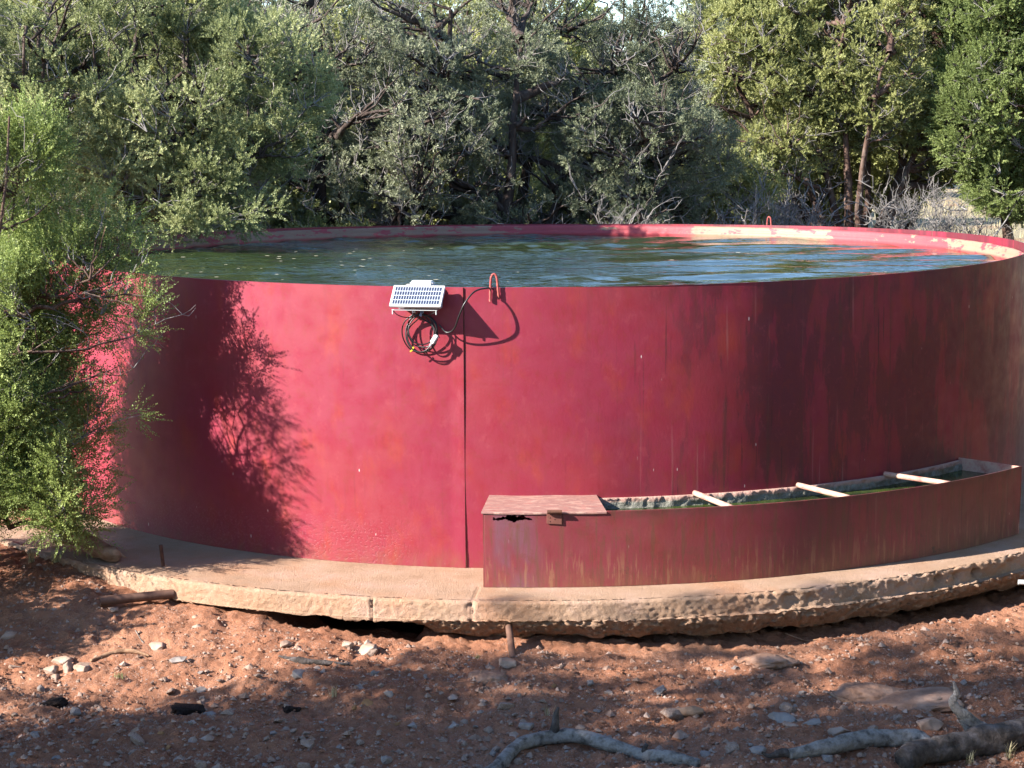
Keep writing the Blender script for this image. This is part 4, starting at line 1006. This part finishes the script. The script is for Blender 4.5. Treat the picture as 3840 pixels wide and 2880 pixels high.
# dark pinyons in the middle
make_tree('pinyon_tree', 'dark-trunked pinyon behind the tank left of the middle with sky in its top', (-2.5, 6.6),
    [(0, 0, 3.6, 1.5, 1.2, 1.1), (1.0, -.3, 2.7, 1.2, 1.0, .9), (-.9, -.2, 3.0, 1.0, .9, .8), (.3, -.5, 1.6, 1.2, .7, .75), (-.3, 0, .9, 1.2, .7, .6)],
    spray=(10, 15, .06, .11, .031), stems=2, n_limb=40, n_branch=260, n_twig=1000, sw=.21, trunk_r=.21, leaf=L_pin, seed=14, gap=-.05, shell=.3, dead=650, stem_spread=.8, cl=.06)
make_tree('pinyon_tree', 'wide dark pinyon straight behind the tank, full of bare grey twigs', (-.55, 7.4),
    [(0, 0, 3.3, 2.0, 1.3, 1.4), (1.5, -.3, 2.5, 1.4, .9, 1.1), (-.6, -.4, 2.0, 1.5, .9, .9), (.9, -.6, 1.3, 1.5, .7, .75), (1.9, 0, 3.4, .9, .8, .8), (0, 0, .8, 1.8, .8, .6)],
    spray=(10, 15, .06, .11, .031), stems=4, n_limb=50, n_branch=360, n_twig=2500, sw=.21, trunk_r=.20, leaf=L_pin, seed=22, gap=-.04, shell=.3, dead=850, stem_spread=1.3, cl=.07)
make_tree('pinyon_tree', 'shaded dark pinyon right of the middle below the sky gap', (1.1, 8.4),
    [(0, 0, 2.8, 1.1, .9, 1.1), (.5, -.2, 1.9, 1.1, .8, .8), (.3, 0, 3.4, .6, .6, .5), (-.3, -.3, 1.4, 1.0, .7, .7), (.2, 0, .8, 1.1, .7, .6)],
    spray=(11, 15, .07, .13, .031), stems=2, n_limb=30, n_branch=220, n_twig=1600, sw=.23, trunk_r=.14, leaf=L_pin, seed=31, gap=-.2, shell=.3, dead=420, cl=.075)
# right side junipers
make_tree('juniper_tree', 'big yellow-green juniper with a cluster of shaggy trunks right of the middle', (4.85, 12.7),
    [(0, 0, 3.4, 1.6, 1.3, 1.5), (-1.4, -.2, 3.0, 1.3, 1.0, 1.5), (-1.5, -.3, 1.9, .8, .7, .55), (.1, -.6, 2.6, .9, .6, .45), (.2, 0, 4.3, 1.4, 1.1, .75), (-1.4, 0, 4.0, 1.1, .9, .7), (1.5, -.3, 1.9, .6, .6, .5)],
    spray=(9, 30, .08, .16, .026), sw=.38, stems=9, n_limb=50, n_branch=340, n_twig=3200, trunk_r=.17, leaf=L_yel, bark=M_barkred, seed=41, gap=-.02, shell=.7, dead=900, stem_spread=1.5, cl=.085)
make_tree('juniper_tree', 'dense green drooping juniper at the right edge with one thick trunk', (7.05, 12.0),
    [(0, 0, 3.0, 1.25, 1.0, 1.5), (.1, -.2, 1.7, .9, .8, .7), (-.3, 0, 4.2, 1.0, .9, .7), (.9, 0, 3.0, 1.0, 1.0, 1.5), (-.6, -.3, 2.6, .7, .6, 1.0)],
    spray=(9, 30, .09, .17, .027), sw=.38, stems=1, n_limb=40, n_branch=300, n_twig=3200, trunk_r=.13, leaf=L_grn, bark=M_barkred, seed=52, gap=-.6, shell=.8, dead=260, stem_spread=.2, cl=.085)
make_tree('juniper_tree', 'pale-trunked yellow-green juniper behind, between the dark pinyon and the trunk cluster', (3.8, 16.2),
    [(0, 0, 3.2, 1.6, 1.3, 1.6), (-1.1, -.2, 2.8, 1.0, 1.0, 1.3), (.2, -.3, 1.7, 1.2, .9, .6), (.1, 0, 4.5, 1.2, 1.1, .8)],
    spray=(7, 15, .11, .20, .046), sw=.32, stems=4, n_limb=40, n_branch=260, n_twig=1800, trunk_r=.15, leaf=L_yel, bark=M_twig, seed=63, gap=-.3, shell=.7, dead=420, stem_spread=.9, cl=.09)
fill = make_tree('juniper_tree', 'yellow-green juniper seen through the pinyons behind the tank', (-.4, 13.0),
    [(0, 0, 2.6, 1.9, 1.6, 1.6), (1.0, 0, 2.0, 1.5, 1.2, 1.2), (-1.2, 0, 2.2, 1.4, 1.2, 1.3), (0, 0, 3.8, 1.4, 1.2, 1.0)],
    spray=(6, 12, .12, .22, .062), sw=.34, stems=5, n_limb=36, n_branch=220, n_twig=1900, trunk_r=.15, leaf=L_yel, seed=71, gap=-.5, shell=.7, dead=160, stem_spread=1.0, cl=.10, group='junipers and pinyons round the tank')
bush = make_tree('juniper_bush', 'low olive green bush behind the rim beside the grey brush pile', (-2.35, 5.6),
    [(0, 0, .95, .75, .6, .55), (-.5, .1, 1.2, .55, .5, .55), (.55, .1, .8, .5, .5, .4)],
    spray=(7, 12, .08, .14, .042), sw=.30, stems=5, n_limb=20, n_branch=90, n_twig=700, trunk_r=.05, leaf=L_yel, seed=81, gap=-.5, shell=.4, dead=90, stem_spread=.4, cl=.07, cat='bush', group='low bushes behind the tank')
# leafless brush pile
make_tree('dead_brush', 'heap of bare grey dead branches just behind the rim left of the middle', (-1.75, 5.1),
    [(0, 0, .9, 1.0, .5, .55), (-.7, 0, 1.25, .7, .4, .45), (.6, 0, .6, .8, .4, .4)],
    stems=6, n_limb=30, n_branch=130, n_twig=240, sprigs=2, sl=(.01, .02), trunk_r=.035, leaf=L_pin, bark=M_twig, seed=91, gap=-.8, shell=.1, dead=500, stem_spread=1.0, cl=.03, cat='dead brush', group=None)
spots = [(-5.2, 9.5, .6, 1.15, 'juniper behind the large left juniper, dark in its shade'), (-8.6, 4.4, 1.9, 1.2, 'juniper at the far left edge behind the bright one'),
         (-2.9, 15.5, 2.7, 1.05, 'juniper far behind the dark-trunked pinyon'), (1.6, 19, 3.9, .72, 'distant juniper below the sky gap, behind the shaded pinyon'),
         (6.3, 17.5, 4.4, 1.2, 'juniper behind the trunk cluster at the right'), (9.0, 15.0, 5.1, 1.1, 'juniper beyond the right edge tree'),
         (-7.5, 15, .3, 1.3, 'tall juniper far back on the left'), (4.3, 27, 1.1, 1.0, 'small distant juniper between the right-hand trunks'),
         (11.5, 44, 2.2, 1.4, 'distant juniper across the dry grass at the right'), (7.5, 52, 2.9, 1.5, 'far juniper across the dry grass right of the trunk cluster'),
         (0, 30, 3.5, 1.2, 'far juniper straight behind the tank'), (-6, 28, 4.1, 1.3, 'far juniper on the left skyline'),
         (14.5, 40, 4.9, 1.5, 'far juniper at the right edge of the dry grass'), (-12, 40, 5.6, 1.5, 'farthest juniper at the left'), (3.2, 50, .9, .95, 'far juniper in the middle of the tree line')]
brush = [o for o in C.objects if o.name == 'dead_brush'][0]
for x, y, rz, sc, lab in ((-3.0, 6.2, 1.0, 1.0, 'bare grey dead branches behind the rim under the dark-trunked pinyon'), (.6, 6.4, 2.2, 1.0, 'bare grey dead branches behind the rim straight behind the water'), (2.6, 7.6, 3.9, 1.15, 'grey dead branches behind the rim under the shaded pinyon'), (5.9, 11.4, .7, 1.1, 'grey dead branches on the dry grass between the two right trees'), (3.4, 11.8, 5.0, 1.1, 'grey dead branches left of the trunk cluster')): copy_tree(brush, (x, y), rz, sc, lab)
for x, y, rz, sc, lab in spots: copy_tree(fill, (x, y), rz, sc, lab)
copy_tree(bush, (-3.6, 6.8), 2.1, 1.35, 'taller olive bush left of the brush pile'); copy_tree(bush, (.9, 7.0), 4.0, .9, 'low green bush under the dark pinyon right of the middle')
for x, y, rz, sc, lab in ((-.9, 9.5, 1.0, 1.5, 'bush between the trunks straight behind the tank'), (-3.6, 9.0, .3, 1.6, 'bush behind the dark-trunked pinyon'), (1.2, 10.5, 3.0, 1.4, 'bush behind the shaded pinyon'), (2.6, 11.0, 2.0, 1.2, 'bush at the left foot of the yellow-green juniper'), (4.6, 17.0, 5.0, 1.6, 'bush beyond the trunk cluster'), (-4.6, -4.75, 2.0, .8, 'unseen low bush added left of the footing to shade the dirt')): copy_tree(bush, (x, y), rz, sc, lab)  # last bush is out of view, added to shade the far-left dirt
for q_, (x, y, rz, sc) in enumerate(((7.2, -3.5, .4, .9), (8.8, .8, 1.5, 1.0), (6.6, -7.6, 2.2, 1.0), (5.0, -11.4, 3.1, 1.0), (9.5, -10.5, 4.0, 1.2), (3.4, -19.5, .9, 1.1), (7.5, -17.0, 2.9, 1.3), (-1.0, -22.5, 1.9, 1.2))):  # unseen junipers added to cut the ambient sky light on the tank
    copy_tree(fill, (x, y), rz, sc, 'juniper added out of frame to block sky light, '+('just right of the trough', 'right of the tank behind the trough', 'right of the foreground dirt', 'right of the viewer', 'far right of the foreground', 'behind and right of the viewer', 'far behind and right of the viewer', 'straight behind the viewer')[q_])
# trees left of the camera that shade the foreground
shade = make_tree('juniper_tree', 'open juniper left of the viewer shading the foreground dirt', (-6.6, -8.9),
    [(0, 0, 2.6, 1.3, 1.2, 1.2), (.3, .6, 1.8, 1.0, .9, .7), (0, -.3, 3.6, .9, .8, .7)],
    spray=(4, 10, .10, .18, .055), sw=.34, stems=4, n_limb=30, n_branch=110, n_twig=330, trunk_r=.12, leaf=L_mid, seed=101, gap=.1, shell=.35, dead=160, cl=.10)
copy_tree(shade, (-6.6, -9.6), 1.4, 1.5, 'second open juniper left of the viewer'); copy_tree(shade, (-9.6, -10.6), 3.2, 1.8, 'farther open juniper left of the viewer'); copy_tree(shade, (-5.4, -8.0), 2.6, .8, 'low open juniper left of the viewer nearest the tank'); copy_tree(shade, (-7.6, -9.6), 4.4, 1.15, 'third open juniper left of the viewer'); copy_tree(shade, (-3.4, -9.2), 5.2, .8, 'smallest open juniper left of the viewer')

# dry grass field beyond the tank
def field():
    rg = np.random.default_rng(12); n = 26000; y = rg.uniform(7, 60, n)**1.0; x = rg.uniform(-1, 1, n)*(y*.32+5)+y*.02
    z = hgt(x, y); N = n; h = rg.uniform(.06, .22, (N, 1)); a = rg.uniform(0, 6.28, N)
    b = np.stack([x, y, z], 1); w = np.stack([np.cos(a), np.sin(a), 0*a], 1)*.008; tp = b+np.concatenate([rg.normal(0, .05, (N, 2)), h], 1)
    V = np.stack([b-w, b+w, tp], 1).reshape(-1, 3); T = np.repeat(rg.random(N), 3)
    o = mesh_np('dry_grass', V, np.arange(N*3).reshape(-1, 3), M_grassm, smooth=False, tint=T); tag(o, 'pale dry grass on the open ground behind the tank', 'grass', kind='stuff')
field()
